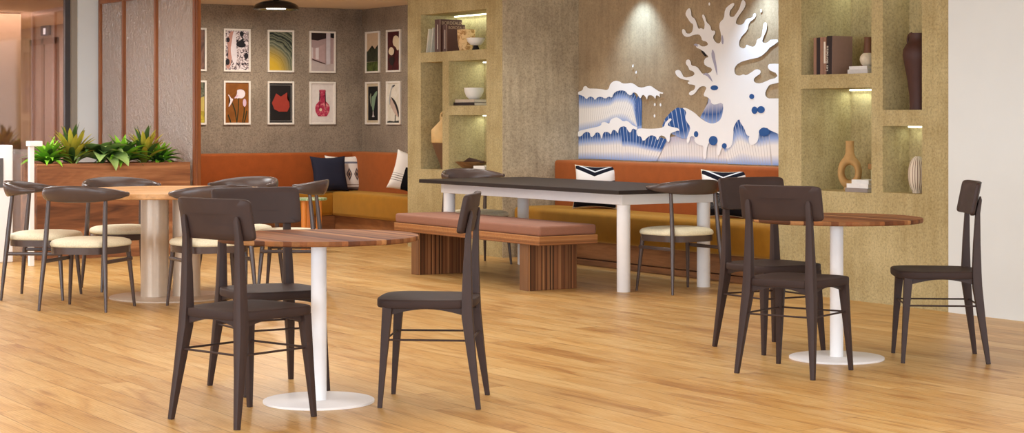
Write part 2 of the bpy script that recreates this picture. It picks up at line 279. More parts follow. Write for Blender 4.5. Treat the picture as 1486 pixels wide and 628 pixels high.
M['top_oak'] = wood('light_wood_veneer', (224, 178, 124), (196, 142, 90), 'x', .8, .4)
M['table_dark'] = plain('charcoal_brown_tabletop', (50, 42, 39), .55, .2, var=.05, nscale=6)
BEN = [(66, 38, 24), (112, 70, 44), (150, 100, 64), (88, 52, 32), (178, 128, 84), (74, 44, 28)]
M['bench_y'] = butcher('walnut_bench_rail', [(96, 56, 30), (164, 108, 62), (190, 136, 84), (120, 74, 42), (178, 122, 72)], 'z', .009)
M['bench_x'] = butcher('walnut_bench_block', BEN, 'x', .0125, 'z')
M['bench_pad'] = fabric('dusty_rose_leather', (150, 103, 82), .6, .04, 5, 200, .05)
M['rust'] = fabric('rust_velvet', (156, 76, 26), .8, .1, 12, 400, .35)
M['ochre'] = fabric('ochre_velvet', (164, 108, 16), .8, .1, 9, 400, .5)
M['ochre'].node_tree.nodes['Principled BSDF'].inputs['Sheen Tint'].default_value = (1, .72, .22, 1)
M['rust'].node_tree.nodes['Principled BSDF'].inputs['Sheen Tint'].default_value = (1, .55, .24, 1)
M['base_wood'] = wood('walnut_plinth_boards', (170, 116, 72), (104, 66, 42), 'y', .8, .5)
M['base_wood_x'] = wood('walnut_plinth_boards_long', (170, 116, 72), (104, 66, 42), 'x', .8, .5)
M['planter'] = wood('planter_walnut', (184, 128, 84), (84, 50, 32), 'x', .9, .5, (150, 96, 60))
M['frame_wood'] = wood('partition_wood', (160, 98, 56), (112, 62, 34), 'z', .8, .4)
M['white_frame'] = plain('white_picture_frame', (232, 226, 216), .5, .4, var=.02)
M['charcoal'] = plain('charcoal_metal', (72, 66, 66), .4, .5)
M['jamb'] = plain('grey_jamb', (158, 148, 134), .7, .3, var=.02)
M['soil'] = plain('dark_soil', (46, 36, 28), .95, .1, var=.3, nscale=60, bump=.5)
M['black'] = plain('black_enamel', (24, 20, 20), .14, .6, var=.02)
M['led'] = emit('led_strip_light', (244, 255, 240), 2.6)
M['diffuser'] = emit('lamp_diffuser', (255, 244, 226), 6.0)
def solid(rgb, rough=.6, name='painted'): return plain(name, rgb, rough, .3, var=.05, nscale=25)

XF, XM, YB, CE = 8.88, 9.72, 18.35, 2.5

# ================================================================== the setting
struct('floor', box(NB(), -7, 10.2, -6, 29, -.12, 0), M['floor'])
struct('ceiling', box(NB(), -7, 10.2, -6, 29, CE, CE+.12), M['ceil'])
struct('wall_right', box(NB(), XF-.012, 10.0, -6, 8.56, 0, CE), M['white_wall'])
struct('wall_recess', box(NB(), XM, 9.95, 8.56, YB, 0, CE), M['stone_m'])
struct('wall_side', box(NB(), XM-.012, XM, 15.82, YB, 0, CE), M['stone_b'])
bm = NB(); box(bm, 6.66, 9.95, YB, YB+.16, 0, CE); struct('wall_back', bm, M['stone_b'])
bm = NB(); box(bm, 6.392, 6.66, YB, YB+.16, 0, CE); struct('wall_left', bm, M['white_wall'])
# the tall window beside it, a dim lobby behind
w = struct('window_1', box(NB(), 6.33, 6.392, YB+.02, YB+.16, 0, CE), M['jamb'])
struct('window_frame', box(NB(), 6.275, 6.33, YB+.06, YB+.12, 0, CE), M['charcoal'], w)
g = G('storefront_glass')
gl = g.node('ShaderNodeBsdfGlossy', Roughness=.04); gl.inputs['Color'].default_value = (.92, .82, .78, 1)
tr = g.node('ShaderNodeBsdfTransparent'); tr.inputs['Color'].default_value = (.80, .70, .66, 1)
mx = g.node('ShaderNodeMixShader'); mx.inputs[0].default_value = .3
g.link(tr.outputs[0], mx.inputs[1]); g.link(gl.outputs[0], mx.inputs[2]); g.link(mx.outputs[0], g.out.inputs['Surface'])
M['store_glass'] = g.m
struct('pane', box(NB(), 2.0, 6.275, YB+.085, YB+.095, 0, CE), M['store_glass'], w)
lob = plain('lobby_mauve_paint', (196, 182, 176), .8, .2, var=.02)
lob2 = plain('lobby_beige_paint', (206, 176, 150), .8, .2, var=.02)
struct('wall_lobby', box(NB(), 7.9, 8.05, YB+.16, 29, 0, CE), lob)
bm = NB(); box(bm, 5.0, 7.9, 25.6, 25.8, 0, CE); struct('wall_far', bm, lob2)
struct('column', box(NB(), 5.4, 6.63, 21.0, 21.5, 0, CE), lob2)
d = struct('door_1', box(NB(), 7.87, 7.9, 23.46, 24.46, 0, 2.27, .004), plain('mauve_door', (180, 164, 160), .4, .4))
bm = NB()
for y in (23.46, 24.46, 23.96): box(bm, 7.855, 7.895, y-.05, y+.05, 0, 2.33)
box(bm, 7.855, 7.895, 23.41, 24.51, 2.25, 2.33); struct('door_frame', bm, plain('taupe_trim', (150, 126, 116), .5), d)
e = thing('exit_sign', 'small lit blue and white sign above the mauve door seen through the glass', 'sign', (7.875, 23.88, 2.37))
obj('sign_box', box(NB(), -.02, .02, -.16, .16, 0, .17, .005), solid((70, 84, 130)), e)
obj('lit_panel', box(NB(), -.026, -.018, -.05, .03, .015, .095), emit('sign_light', (225, 240, 255), 2.0), e)

# ------------------------------------------------------------------ shelving walls
def shelf_unit(name, label, y0, y1, solids, slabs, leds):
    t = thing(name, label, 'shelving', (XF, y0, 0))
    b = NB()
    for (x0, x1, a, c, z0, z1) in solids: box(b, x0-XF, x1-XF, a-y0, c-y0, z0, z1)
    obj('body', b, M['stone_y'], t)
    for (x1, a, c, z0, z1) in slabs:
        obj('shelf', box(NB(), .0, x1-XF, a-y0, c-y0, z0, z1), M['stone_y'], t)
    for (xb, a, c, z, p) in leds:
        obj('led_strip', box(NB(), xb-XF-.03, xb-XF-.012, a-y0+.02, c-y0-.02, z-.012, z-.001), M['led'], t)
        L = bpy.data.lights.new('led_glow', 'AREA'); L.shape = 'RECTANGLE'; L.size = .02; L.size_y = c-a-.06
        L.energy = p*.55; L.color = (.86, 1.0, .88)
        lo = bpy.data.objects.new('led_glow', L); COL.objects.link(lo); lo.location = (xb-.04, (a+c)/2, z-.02)
        lo.rotation_euler = (0, math.radians(12), 0)
    return t
XB = XM
shelf_unit('concrete_shelving', 'ochre concrete shelving wall with four niches, right of the wave mural', 8.56, 10.26,
    [(XF, XB, 10.01, 10.26, 0, CE), (XF, XB, 8.56, 8.81, 0, CE), (XF, XB, 9.18, 9.29, 0, CE),
     (XF, XB, 9.29, 10.01, 0, .755), (XF, XB, 8.81, 9.18, 0, .765),
     (XF, XB, 9.29, 10.01, 2.28, CE), (XF, XB, 8.81, 9.18, 2.28, CE),
     (9.36, XB, 9.29, 10.01, .755, 2.28), (9.13, XB, 8.81, 9.18, .765, 2.28)],
    [(9.36, 9.29, 10.01, 1.485, 1.585), (9.13, 8.81, 9.18, 1.22, 1.33)],
    [(9.36, 9.29, 10.01, 1.485, 1.6), (9.36, 9.29, 10.01, 2.28, 1.4), (9.13, 8.81, 9.18, 1.22, .35), (9.13, 8.81, 9.18, 2.28, .2)])
XL = 9.28
shelf_unit('concrete_shelving', 'ochre concrete shelving pillar with lit niches, left of the wave mural behind the bench', 14.07, 15.82,
    [(XF, XB, 14.07, 14.34, 0, CE), (XF, XB, 15.56, 15.82, 0, CE), (XF, XB, 14.34, 15.56, 0, .775), (XF, XB, 14.34, 15.56, 2.28, CE),
     (XF, XL, 15.02, 15.14, .775, 1.815), (XL, XB, 14.34, 15.56, .775, 2.28)],
    [(XL, 14.34, 15.56, 1.815, 1.91), (XL, 14.34, 15.02, 1.30, 1.39)],
    [(XL, 14.34, 15.56, 2.28, 2.6), (XL, 14.34, 15.02, 1.815, 1.3), (XL, 14.34, 15.02, 1.30, 1.3)])
# grey papered return on the near side of the left pillar
struct('wall_return', box(NB(), XF+.004, XM, 14.058, 14.07, 0, CE), M['stone_g'])

# ------------------------------------------------------------------ wave mural
BLUE, MIDB = (50, 90, 152), (128, 156, 208)
def wave_mat(name, blue, mid, pale, n, p0=.12, p1=.45):
    g = G(name); uv = g.node('ShaderNodeUVMap'); sp = g.node('ShaderNodeSeparateXYZ'); g.link(uv.outputs[0], sp.inputs[0])
    v = sp.outputs['Y']; u = sp.outputs['X']
    col = g.ramp(v, [(p0, s2l(blue)), ((p0+p1)/2, s2l(mid)), (p1, s2l(pale)), (.74, s2l(pale)), (.97, s2l(MIDB))])
    fr = g.math('FRACT', g.math('MULTIPLY', u, n)); ed = g.math('MINIMUM', fr, g.math('SUBTRACT', 1.0, fr))
    line = g.ramp(ed, [(.05, (1, 1, 1, 1)), (.09, (0, 0, 0, 1))])
    lc = g.ramp(v, [(p0, s2l((206, 216, 232))), (p1, s2l((186, 178, 172)))])
    col = g.mix(col, lc, g.math('MULTIPLY', line, .8))
    return g.fin(col, .75, .2)
BLUE, MIDB, PALE = (50, 90, 152), (150, 172, 216), (242, 237, 230)
def resample(c, n):
    P = [Vector(p) for p in c]; L = [0]
    for a, b in zip(P, P[1:]): L.append(L[-1]+(b-a).length)
    out = []
    for i in range(n):
        s = L[-1]*i/(n-1); k = 0
        while k < len(L)-2 and L[k+1] < s: k += 1
        f = (s-L[k])/max(1e-9, L[k+1]-L[k]); out.append(P[k].lerp(P[k+1], min(1, max(0, f))))
    return out
def smooth2(pts, it=1):
    for _ in range(it):
        q = []
        for a, b in zip(pts, pts[1:]+pts[:1]):
            q.append((a[0]*.75+b[0]*.25, a[1]*.75+b[1]*.25)); q.append((a[0]*.25+b[0]*.75, a[1]*.25+b[1]*.75))
        pts = q
    return pts
mural = thing('wall_mural', 'large blue and white painted wave and splash mural on the concrete wall above the banquette', 'mural', (XM, 10.3, .86))
def ext(y): return min(14.05, y) if y > 11.32 else max(10.34, 11.32-(11.32-y)*5)
def mwave(name, top, bot, mat, lay, n=40, m=14):
    t = resample(top, n); b = resample(bot, n); bm = NB(); uvl = bm.loops.layers.uv.new('UVMap')
    V = [[bm.verts.new((-.0015-.0012*lay, ext(p.x)-10.3, max(p.y, .87)-.86)) for p in (a.lerp(c, j/m) for j in range(m+1))] for a, c in zip(t, b)]
    for i in range(n-1):
        for j in range(m):
            f = bm.faces.new((V[i][j], V[i+1][j], V[i+1][j+1], V[i][j+1]))
            for lp, (ii, jj) in zip(f.loops, ((i, j), (i+1, j), (i+1, j+1), (i, j+1))): lp[uvl].uv = (ii/(n-1), jj/m)
    return obj(name, bm, mat, mural)
def mflat(name, pts, mat, lay, sm=1):
    from mathutils.geometry import delaunay_2d_cdt
    bm = NB()
    for P in pts:
        P = smooth2([tuple(p) for p in P], sm)
        V, E, F, *_ = delaunay_2d_cdt([Vector((ext(y)-10.3, z-.86)) for y, z in P], [], [list(range(len(P)))], 1, 1e-5)
        vs = [bm.verts.new((-.0015-.0012*lay, q.x, q.y)) for q in V]
        for f in F:
            try: bm.faces.new([vs[i] for i in f])
            except ValueError: pass
    return obj(name, bm, mat, mural)
foam = plain('mural_white_paint', (250, 247, 243), .75, .2, var=.01, nscale=4)
shade = plain('mural_lilac_paint', (176, 172, 190), .75, .2, var=.02)
bluep = plain('mural_blue_paint', (54, 94, 152), .75, .2, var=.06)
mwave('wave', *MUR['w_pale'], wave_mat('mural_wave_pale', (196, 190, 206), (214, 208, 212), (236, 230, 226), 34, .1, .4), 1)
mwave('wave', *MUR['w_upper_left'], wave_mat('mural_wave_upper', BLUE, MIDB, PALE, 30, .1, .42), 2)
mwave('wave', *MUR['w_edge'], wave_mat('mural_wave_edge', BLUE, BLUE, (84, 120, 172), 4, .2, .9), 3)
mwave('wave', *MUR['w_low_left'], wave_mat('mural_wave_low', BLUE, MIDB, PALE, 18, .22, .55), 4)
mwave('wave', *MUR['w_mid'], wave_mat('mural_wave_mid', BLUE, MIDB, PALE, 14, .42, .62), 5)
mwave('wave', *MUR['w_right'], wave_mat('mural_wave_right', BLUE, MIDB, PALE, 20, .16, .5), 4)
mwave('wave', *MUR['w_swell'], wave_mat('mural_wave_swell', BLUE, BLUE, MIDB, 7, .5, 1.0), 5)
mwave('wave', *MUR['w_curl'], wave_mat('mural_wave_curl', MIDB, (200, 196, 210), BLUE, 7, .1, .75), 5)
mflat('foam', [MUR['splash']], foam, 7)
mflat('foam', [MUR['left_foam']], foam, 8)
mflat('foam', [MUR['mid_foam']], foam, 9)
mflat('foam', [MUR['right_foam']], foam, 10)
for q in MUR['droplets']: mflat('droplet', [q], foam, 8)
for q in MUR['blue_drops']: mflat('blue_spot', [q], bluep, 9)
mflat('dark_accent', [MUR['hook_dark']], solid((30, 26, 26)), 8)
bm = NB()
sh = [[(12.06,1.86),(12.075,1.80),(12.045,1.74),(12.01,1.66),(11.99,1.62),(12.0,1.70),(12.02,1.77),(12.03,1.82)],
      [(12.20,1.64),(12.13,1.66),(12.08,1.62),(12.05,1.57),(12.09,1.60),(12.14,1.635)],
      [(11.93,1.98),(11.91,1.92),(11.92,1.88),(11.945,1.92)], [(12.32,1.90),(12.27,1.91),(12.25,1.88),(12.28,1.885)]]
for q in sh: mflat('lilac_shading', [q], shade, 9)

# ------------------------------------------------------------------ banquettes
t = thing('banquette', 'rust and ochre upholstered bench seat along the wall below the wave mural', 'banquette', (9.0, 10.26, 0))
b = NB(); box(b, .07, .70, .01, 3.79, .055, .21, .004); box(b, .045, .70, .01, 3.79, 0, .05, .004); obj('base', b, M['base_wood'], t)
obj('seat', box(NB(), -.02, .46, .012, 3.785, .212, .47, .045, 4), M['ochre'], t, True, 60)
obj('backrest', box(NB(), .43, .70, .012, 3.785, .40, .885, .03, 4), M['rust'], t, True, 60)
t = thing('corner_sofa', 'rust and ochre corner bench in the back nook below the framed pictures', 'banquette', (9.05, 17.78, 0))
b = NB(); box(b, .05, .655, -1.955, .56, 0, .21, .004); obj('base', b, M['base_wood'], t)
b = NB(); box(b, -2.15, .05, .05, .56, 0, .21, .004); obj('base', b, M['base_wood_x'], t)
obj('seat', box(NB(), 0, .42, -1.955, .30, .212, .47, .04, 4), M['ochre'], t, True, 60)
obj('seat', box(NB(), -2.15, .02, 0, .30, .212, .468, .04, 4), M['ochre'], t, True, 60)
obj('backrest', box(NB(), .38, .655, -1.955, .56, .40, .895, .03, 4), M['rust'], t, True, 60)
obj('backrest', box(NB(), -2.15, .40, .27, .56, .40, .89, .03, 4), M['rust'], t, True, 60)

# ------------------------------------------------------------------ pillows
def pillow_bm(w, h, th, n=26):
    bm = NB(); S = []
    for s in (1, -1):
        g = []
        for i in range(n+1):
            row = []
            for j in range(n+1):
                u, v = -1+2*i/n, -1+2*j/n
                x = w/2*u*(1-.11*(1-v*v)); z = h/2*v*(1-.11*(1-u*u))
                y = s*th/2*max(0, (1-u**4)*(1-v**4))**.55
                row.append((x, y, z+h/2))
            g.append(row)
        S.append(g)
    V = [[[bm.verts.new(p) for p in r] for r in g] for g in S]
    for k, g in enumerate(V):
        for i in range(n):
            for j in range(n):
                q = (g[i][j], g[i+1][j], g[i+1][j+1], g[i][j+1])
                bm.faces.new(q if k == 0 else q[::-1])
    bmesh.ops.remove_doubles(bm, verts=bm.verts, dist=1e-5)
    return bm
def pil_mat(kind):
    g = G('cushion_'+kind); tc = g.node('ShaderNodeTexCoord'); sp = g.node('ShaderNodeSeparateXYZ'); g.link(tc.outputs['Object'], sp.inputs[0])
    x, y, z = sp.outputs
    w = g.noise(tc.outputs['Object'], 260, 2)
    if kind == 'navy':
        f = g.math('ADD', g.math('FRACT', g.math('MULTIPLY', z, 60)), g.math('FRACT', g.math('MULTIPLY', x, 60)))
        col = g.ramp(f, [(.2, s2l((20, 20, 30))), (.5, s2l((40, 42, 58)))])
    elif kind == 'kilim':
        zz = g.math('DIVIDE', z, .4)
        band = g.ramp(zz, [(0, s2l((140, 128, 126))), (.1, s2l((140, 128, 126))), (.101, s2l((226, 220, 214))), (.15, s2l((150, 130, 116))), (.17, s2l((226, 220, 214))),
                           (.74, s2l((226, 220, 214))), (.745, s2l((112, 114, 128))), (.80, s2l((226, 220, 214))), (1, s2l((232, 226, 220)))], 'CONSTANT')
        dx = g.math('ABSOLUTE', g.math('SUBTRACT', g.math('FRACT', g.math('MULTIPLY', x, 11)), .5))
        dz = g.math('ABSOLUTE', g.math('MULTIPLY', g.math('SUBTRACT', zz, .45), 2.1))
        dm = g.math('ADD', dx, dz)
        k = g.ramp(dm, [(0, (1, 1, 1, 1)), (.36, (1, 1, 1, 1)), (.40, (0, 0, 0, 1))])
        dc = g.ramp(dm, [(.1, s2l((64, 60, 66))), (.16, s2l((190, 160, 140))), (.24, s2l((84, 78, 84)))], 'CONSTANT')
        col = g.mix(band, dc, k)
    elif kind == 'blocked':
        blk = g.math('MULTIPLY', g.math('GREATER_THAN', x, -.06), g.math('LESS_THAN', z, .25))
        ln = g.math('MULTIPLY', g.math('LESS_THAN', g.math('FRACT', g.math('MULTIPLY', z, 42)), .22), g.math('MULTIPLY', g.math('GREATER_THAN', z, .08), g.math('LESS_THAN', z, .17)))
        col = g.mix(g.mix(s2l((226, 220, 214)), s2l((60, 56, 58)), ln), s2l((18, 18, 24)), blk)
    else:
        zz = g.math('DIVIDE', z, .4)
        wob = g.math('MULTIPLY', g.math('ABSOLUTE', x), 1.0)
        top = g.ramp(g.math('SUBTRACT', zz, wob), [(0, s2l((18, 18, 24))), (.46, s2l((226, 222, 218))), (.70, s2l((20, 20, 30))), (.79, s2l((214, 214, 216))), (.82, s2l((20, 20, 30)))], 'CONSTANT')
        nz = g.noise(tc.outputs['Object'], 55, 1, .3, 2.5)
        emb = g.ramp(nz, [(.48, (0, 0, 0, 1)), (.50, (1, 1, 1, 1)), (.515, (1, 1, 1, 1)), (.535, (0, 0, 0, 1))])
        mask = g.math('MULTIPLY', emb, g.ramp(zz, [(.16, (0, 0, 0, 1)), (.2, (1, 1, 1, 1)), (.44, (1, 1, 1, 1)), (.47, (0, 0, 0, 1))]))
        col = g.mix(top, s2l((214, 210, 206)), mask)
        back = g.math('GREATER_THAN', y, -.012)
        col = g.mix(col, s2l((226, 214, 186)), back)
    g.bump(w, .2, .002)
    return g.fin(col, .9, .15)
M['blocked'] = pil_mat('blocked')
M['navy'], M['kilim'], M['bandc'] = pil_mat('navy'), pil_mat('kilim'), pil_mat('banded')
def pillow(label, mat, w, h, th, loc, rz, lean):
    o = obj('cushion', pillow_bm(w, h, th), mat, None, True, 80)
    o.location = loc; o.rotation_euler = (math.radians(lean), 0, rz); return tag(o, label, 'cushion')
# local -y is the face; rz turns it
pillow('navy woven cushion in front of the patterned one in the sofa corner', M['navy'], .44, .40, .13, (9.04, 17.80, .467), math.radians(2), -13)
pillow('cream cushion with diamond pattern, half behind the navy one', M['kilim'], .42, .40, .12, (9.28, 17.95, .466), math.radians(-8), -10)
o = pillow('white cushion with a black block on the back nook sofa, cut by the pillar edge', M['blocked'], .42, .42, .15, (9.20, 16.44, .452), math.radians(-40), -12)
o.rotation_euler = (math.radians(-12), math.radians(15), math.radians(-40)); o.location.z = .50
pillow('white and black banded cushion behind the middle of the dark table', M['bandc'], .42, .40, .14, (9.30, 13.20, .468), math.radians(-52), -12)
pillow('white and black banded cushion at the right end of the mural bench, behind the chairs', M['bandc'], .42, .40, .14, (9.30, 11.42, .468), math.radians(-56), -12)

# ------------------------------------------------------------------ glass partition, planter, gate
g = G('reeded_glass')
v = g.coord(scale=(1, 1, .45)); h = g.math('ADD', g.noise(v, 20, 3, .6), g.math('MULTIPLY', g.noise(v, 75, 2), .8))
bp = g.node('ShaderNodeBump', Strength=1.0, Distance=.06); g.link(h, bp.inputs['Height'])
rf = g.node('ShaderNodeBsdfRefraction', Roughness=.08, IOR=1.16); rf.inputs['Color'].default_value = (.93, .9, .9, 1); g.link(bp.outputs[0], rf.inputs['Normal'])
gl = g.node('ShaderNodeBsdfGlossy', Roughness=.04); gl.inputs['Color'].default_value = (.95, .92, .9, 1); g.link(bp.outputs[0], gl.inputs['Normal'])
m1 = g.node('ShaderNodeMixShader'); m1.inputs[0].default_value = .42; g.link(rf.outputs[0], m1.inputs[1]); g.link(gl.outputs[0], m1.inputs[2])
df = g.node('ShaderNodeBsdfTranslucent'); df.inputs['Color'].default_value = (.8, .76, .73, 1)
d2 = g.node('ShaderNodeBsdfDiffuse'); d2.inputs['Color'].default_value = (.8, .76, .73, 1)
m3 = g.node('ShaderNodeMixShader'); m3.inputs[0].default_value = .5; g.link(df.outputs[0], m3.inputs[1]); g.link(d2.outputs[0], m3.inputs[2])
m2 = g.node('ShaderNodeMixShader'); m2.inputs[0].default_value = .32; g.link(m1.outputs[0], m2.inputs[1]); g.link(m3.outputs[0], m2.inputs[2])
g.link(m2.outputs[0], g.out.inputs['Surface'])
M['reeded'] = g.m
t = thing('glass_partition', 'wood framed screen of textured glass panes behind the planter', 'partition', (6.74, 16.03, 0), math.atan2(.11, 2.32))
ys = [0, .90, 1.68, 2.31]
b = NB(); box(b, -.024, .022, -.03, .03, 0, CE, .005); box(b, -.034, -.012, -.012, .04, 0, CE, .003); obj('post', b, M['frame_wood'], t)
for y in ys[1:3]: obj('mullion', box(NB(), -.03, .03, y-.022, y+.022, .08, CE-.04, .004), M['frame_wood'], t)
obj('post', box(NB(), -.03, .03, ys[3]-.05, ys[3]-.005, 0, CE, .004), M['frame_wood'], t)
obj('rail', box(NB(), -.03, .03, .04, ys[3]-.05, CE-.045, CE-.001, .004), M['frame_wood'], t)
obj('rail', box(NB(), -.03, .03, .04, ys[3]-.05, 0, .08, .004), M['frame_wood'], t)
for a, c in zip(ys, ys[1:]):
    obj('glass_pane', box(NB(), -.004, .004, a+.035, c-.03, .08, CE-.045), M['reeded'], t)

t = thing('planter_box', 'long walnut planter box full of green plants, beside the textured glass screen', 'planter', (5.96, 16.30, 0))
b = NB()
box(b, -.745, .715, -.25, -.22, .0, .86, .003); box(b, -.745, .715, .20, .23, 0, .86, .003)
box(b, -.745, -.715, -.22, .20, 0, .86, .003); box(b, .685, .715, -.22, .20, 0, .86, .003)
obj('box', b, M['planter'], t)
o = obj('soil', box(NB(), -.715, .685, -.22, .20, .70, .838), M['soil'], t)

def leafmat(name, c1, c2, stripe=0):
    g = G(name); uv = g.node('ShaderNodeUVMap'); sp = g.node('ShaderNodeSeparateXYZ'); g.link(uv.outputs[0], sp.inputs[0])
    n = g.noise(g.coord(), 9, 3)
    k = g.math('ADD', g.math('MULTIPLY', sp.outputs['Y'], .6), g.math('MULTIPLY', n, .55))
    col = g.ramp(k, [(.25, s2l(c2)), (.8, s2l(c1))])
    mid = g.math('ABSOLUTE', g.math('SUBTRACT', sp.outputs['X'], .5))
    col = g.mix(col, g.ramp(mid, [(.02, (.75, .85, .6, 1)), (.08, (1, 1, 1, 1))]), .6, 'MULTIPLY')
    g.b.inputs['Subsurface Weight'].default_value = 0
    return g.fin(col, .38, .45)
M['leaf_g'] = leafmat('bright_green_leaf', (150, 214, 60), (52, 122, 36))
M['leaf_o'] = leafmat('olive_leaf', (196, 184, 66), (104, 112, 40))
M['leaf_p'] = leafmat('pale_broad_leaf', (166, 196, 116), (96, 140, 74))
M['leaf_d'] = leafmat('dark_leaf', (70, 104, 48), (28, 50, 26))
def leaf(bm, uvl, yaw, pitch0, pitch1, L, W, shape, n=9, mi=0, origin=(0, 0, 0), roll=0):
    """an arching leaf: pitch goes from pitch0 to pitch1 (radians above the horizon) along its length"""
    p = Vector(origin); d = Vector((math.cos(yaw), math.sin(yaw), 0)); side = Vector((-math.sin(yaw), math.cos(yaw), 0))
    rows = []
    for i in range(n+1):
        f = i/n; pt = pitch0+(pitch1-pitch0)*f
        w = W*shape(f); nrm = Vector((0, 0, 1))*math.cos(pt) - d*math.sin(pt)
        e = side*math.cos(roll)+nrm*math.sin(roll)
        rows.append([p - e*w + nrm*w*.35, p.copy(), p + e*w + nrm*w*.35])
        p = p + (d*math.cos(pt)+Vector((0, 0, math.sin(pt))))*(L/n)
    V = [[bm.verts.new(q) for q in r] for r in rows]
    for i in range(n):
        for j in range(2):
            f = bm.faces.new((V[i][j], V[i][j+1], V[i+1][j+1], V[i+1][j])); f.material_index = mi; f.smooth = True
            for lp, (ii, jj) in zip(f.loops, ((i, j), (i, j+1), (i+1, j+1), (i+1, j))): lp[uvl].uv = (jj/2, ii/n)
strap = lambda f: (.45+.55*math.sin(min(1, f*1.6)*PI/2))*(1-f**3.2)**.7 if f < 1 else 0
broad = lambda f: max(0, math.sin(PI*min(1, max(0, (f-.25)/.75))**.75))+(.06 if f < .3 else 0)
spear = lambda f: (.3+.7*math.sin(min(1, f*2.2)*PI/2))*(1-f**2.0)
def plant(name, label, px, kind, seed, s=1.0):
    rnd = random.Random(seed); t = thing(name, label, 'plant', (px, 16.27+rnd.uniform(-.03, .03), .836))
    bm = NB(); uvl = bm.loops.layers.uv.new('UVMap')
    if kind == 'green':
        for k in range(46):
            f = k/46; leaf(bm, uvl, k*2.4+rnd.uniform(-.2, .2), 1.42-.8*f, .7-1.8*f+rnd.uniform(-.2, .2), s*(.23+.06*rnd.random()), .036*s, spear, mi=0 if rnd.random() < .85 else 1, roll=rnd.uniform(-.3, .3))
        mats = [M['leaf_g'], M['leaf_d']]
    elif kind == 'olive':
        for k in range(36):
            f = k/36; leaf(bm, uvl, k*2.4, 1.5-.75*f, 1.25-1.4*f, s*(.36-.09*f+.03*rnd.random()), .031*s, strap, mi=1 if (k < 5 or rnd.random() < .15) else 0, roll=rnd.uniform(-.2, .2))
        mats = [M['leaf_o'], M['leaf_d']]
    else:
        for k in range(26):
            f = k/26; leaf(bm, uvl, k*2.4+rnd.uniform(-.3, .3), 1.3-.5*f, -.2-.9*f+rnd.uniform(-.3, .3), s*(.29+.07*rnd.random()), .066*s, broad, mi=0 if k % 3 else 1, roll=rnd.uniform(-.4, .4))
        leaf(bm, uvl, -1.45, .9, -1.5, .36, .06, broad, mi=0)
        mats = [M['leaf_p'], M['leaf_d']]
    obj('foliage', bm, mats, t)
    sb = NB(); tube(sb, [(0, 0, 0), (.004, 0, .03), (0, 0, .06)], [.014, .012, .008], 8); obj('stem', sb, M['leaf_d'], t)
    return t
plant('potted_bromeliad', 'bright green leafy plant at the left end of the planter', 5.38, 'green', 1, 1.1)
plant('potted_bromeliad', 'olive yellow spiky plant left in the planter, before the dark window frame', 5.62, 'olive', 2, 1.06)
plant('potted_broadleaf', 'pale broad leafed plant trailing a leaf over the middle of the planter', 5.89, 'broad', 3, 1.1)
plant('potted_bromeliad', 'bright green leafy plant in the planter just right of the pale broad leafed one', 6.09, 'green', 4, 1.2)
plant('potted_bromeliad', 'olive yellow spiky plant right in the planter, before the textured glass', 6.31, 'olive', 5, 1.0)
plant('potted_bromeliad', 'bright green leafy plant at the right end of the planter by the wood post', 6.47, 'green', 6, .92)

t = thing('entry_gate', 'white entry gate post with flat cap and glass wing at the left edge', 'gate', (4.97, 15.46, 0))
obj('post', box(NB(), -.022, .022, -.022, .022, 0, 1.03, .004), M['white'], t)
obj('cap', box(NB(), -.03, .085, -.05, .05, 1.03, 1.075, .004), M['white'], t)
g = G('clear_gate_glass'); tr = g.node('ShaderNodeBsdfTransparent'); tr.inputs['Color'].default_value = (.93, .9, .88, 1); gl = g.node('ShaderNodeBsdfGlossy', Roughness=.03)
mx = g.node('ShaderNodeMixShader'); mx.inputs[0].default_value = .14; g.link(tr.outputs[0], mx.inputs[1]); g.link(gl.outputs[0], mx.inputs[2]); g.link(mx.outputs[0], g.out.inputs['Surface'])
obj('glass_wing', box(NB(), -.006, .006, .03, .50, .08, 1.0), g.m, t)
cb = obj('cabinet', box(NB(), -.70, .0, .50, .66, 0, 1.035, .01), M['white'], t)
obj('slot', box(NB(), -.50, -.09, .494, .502, .66, .92), solid((96, 92, 92)), cb)
# ================================================================== furniture
def face(v): return math.atan2(-v[0], v[1])
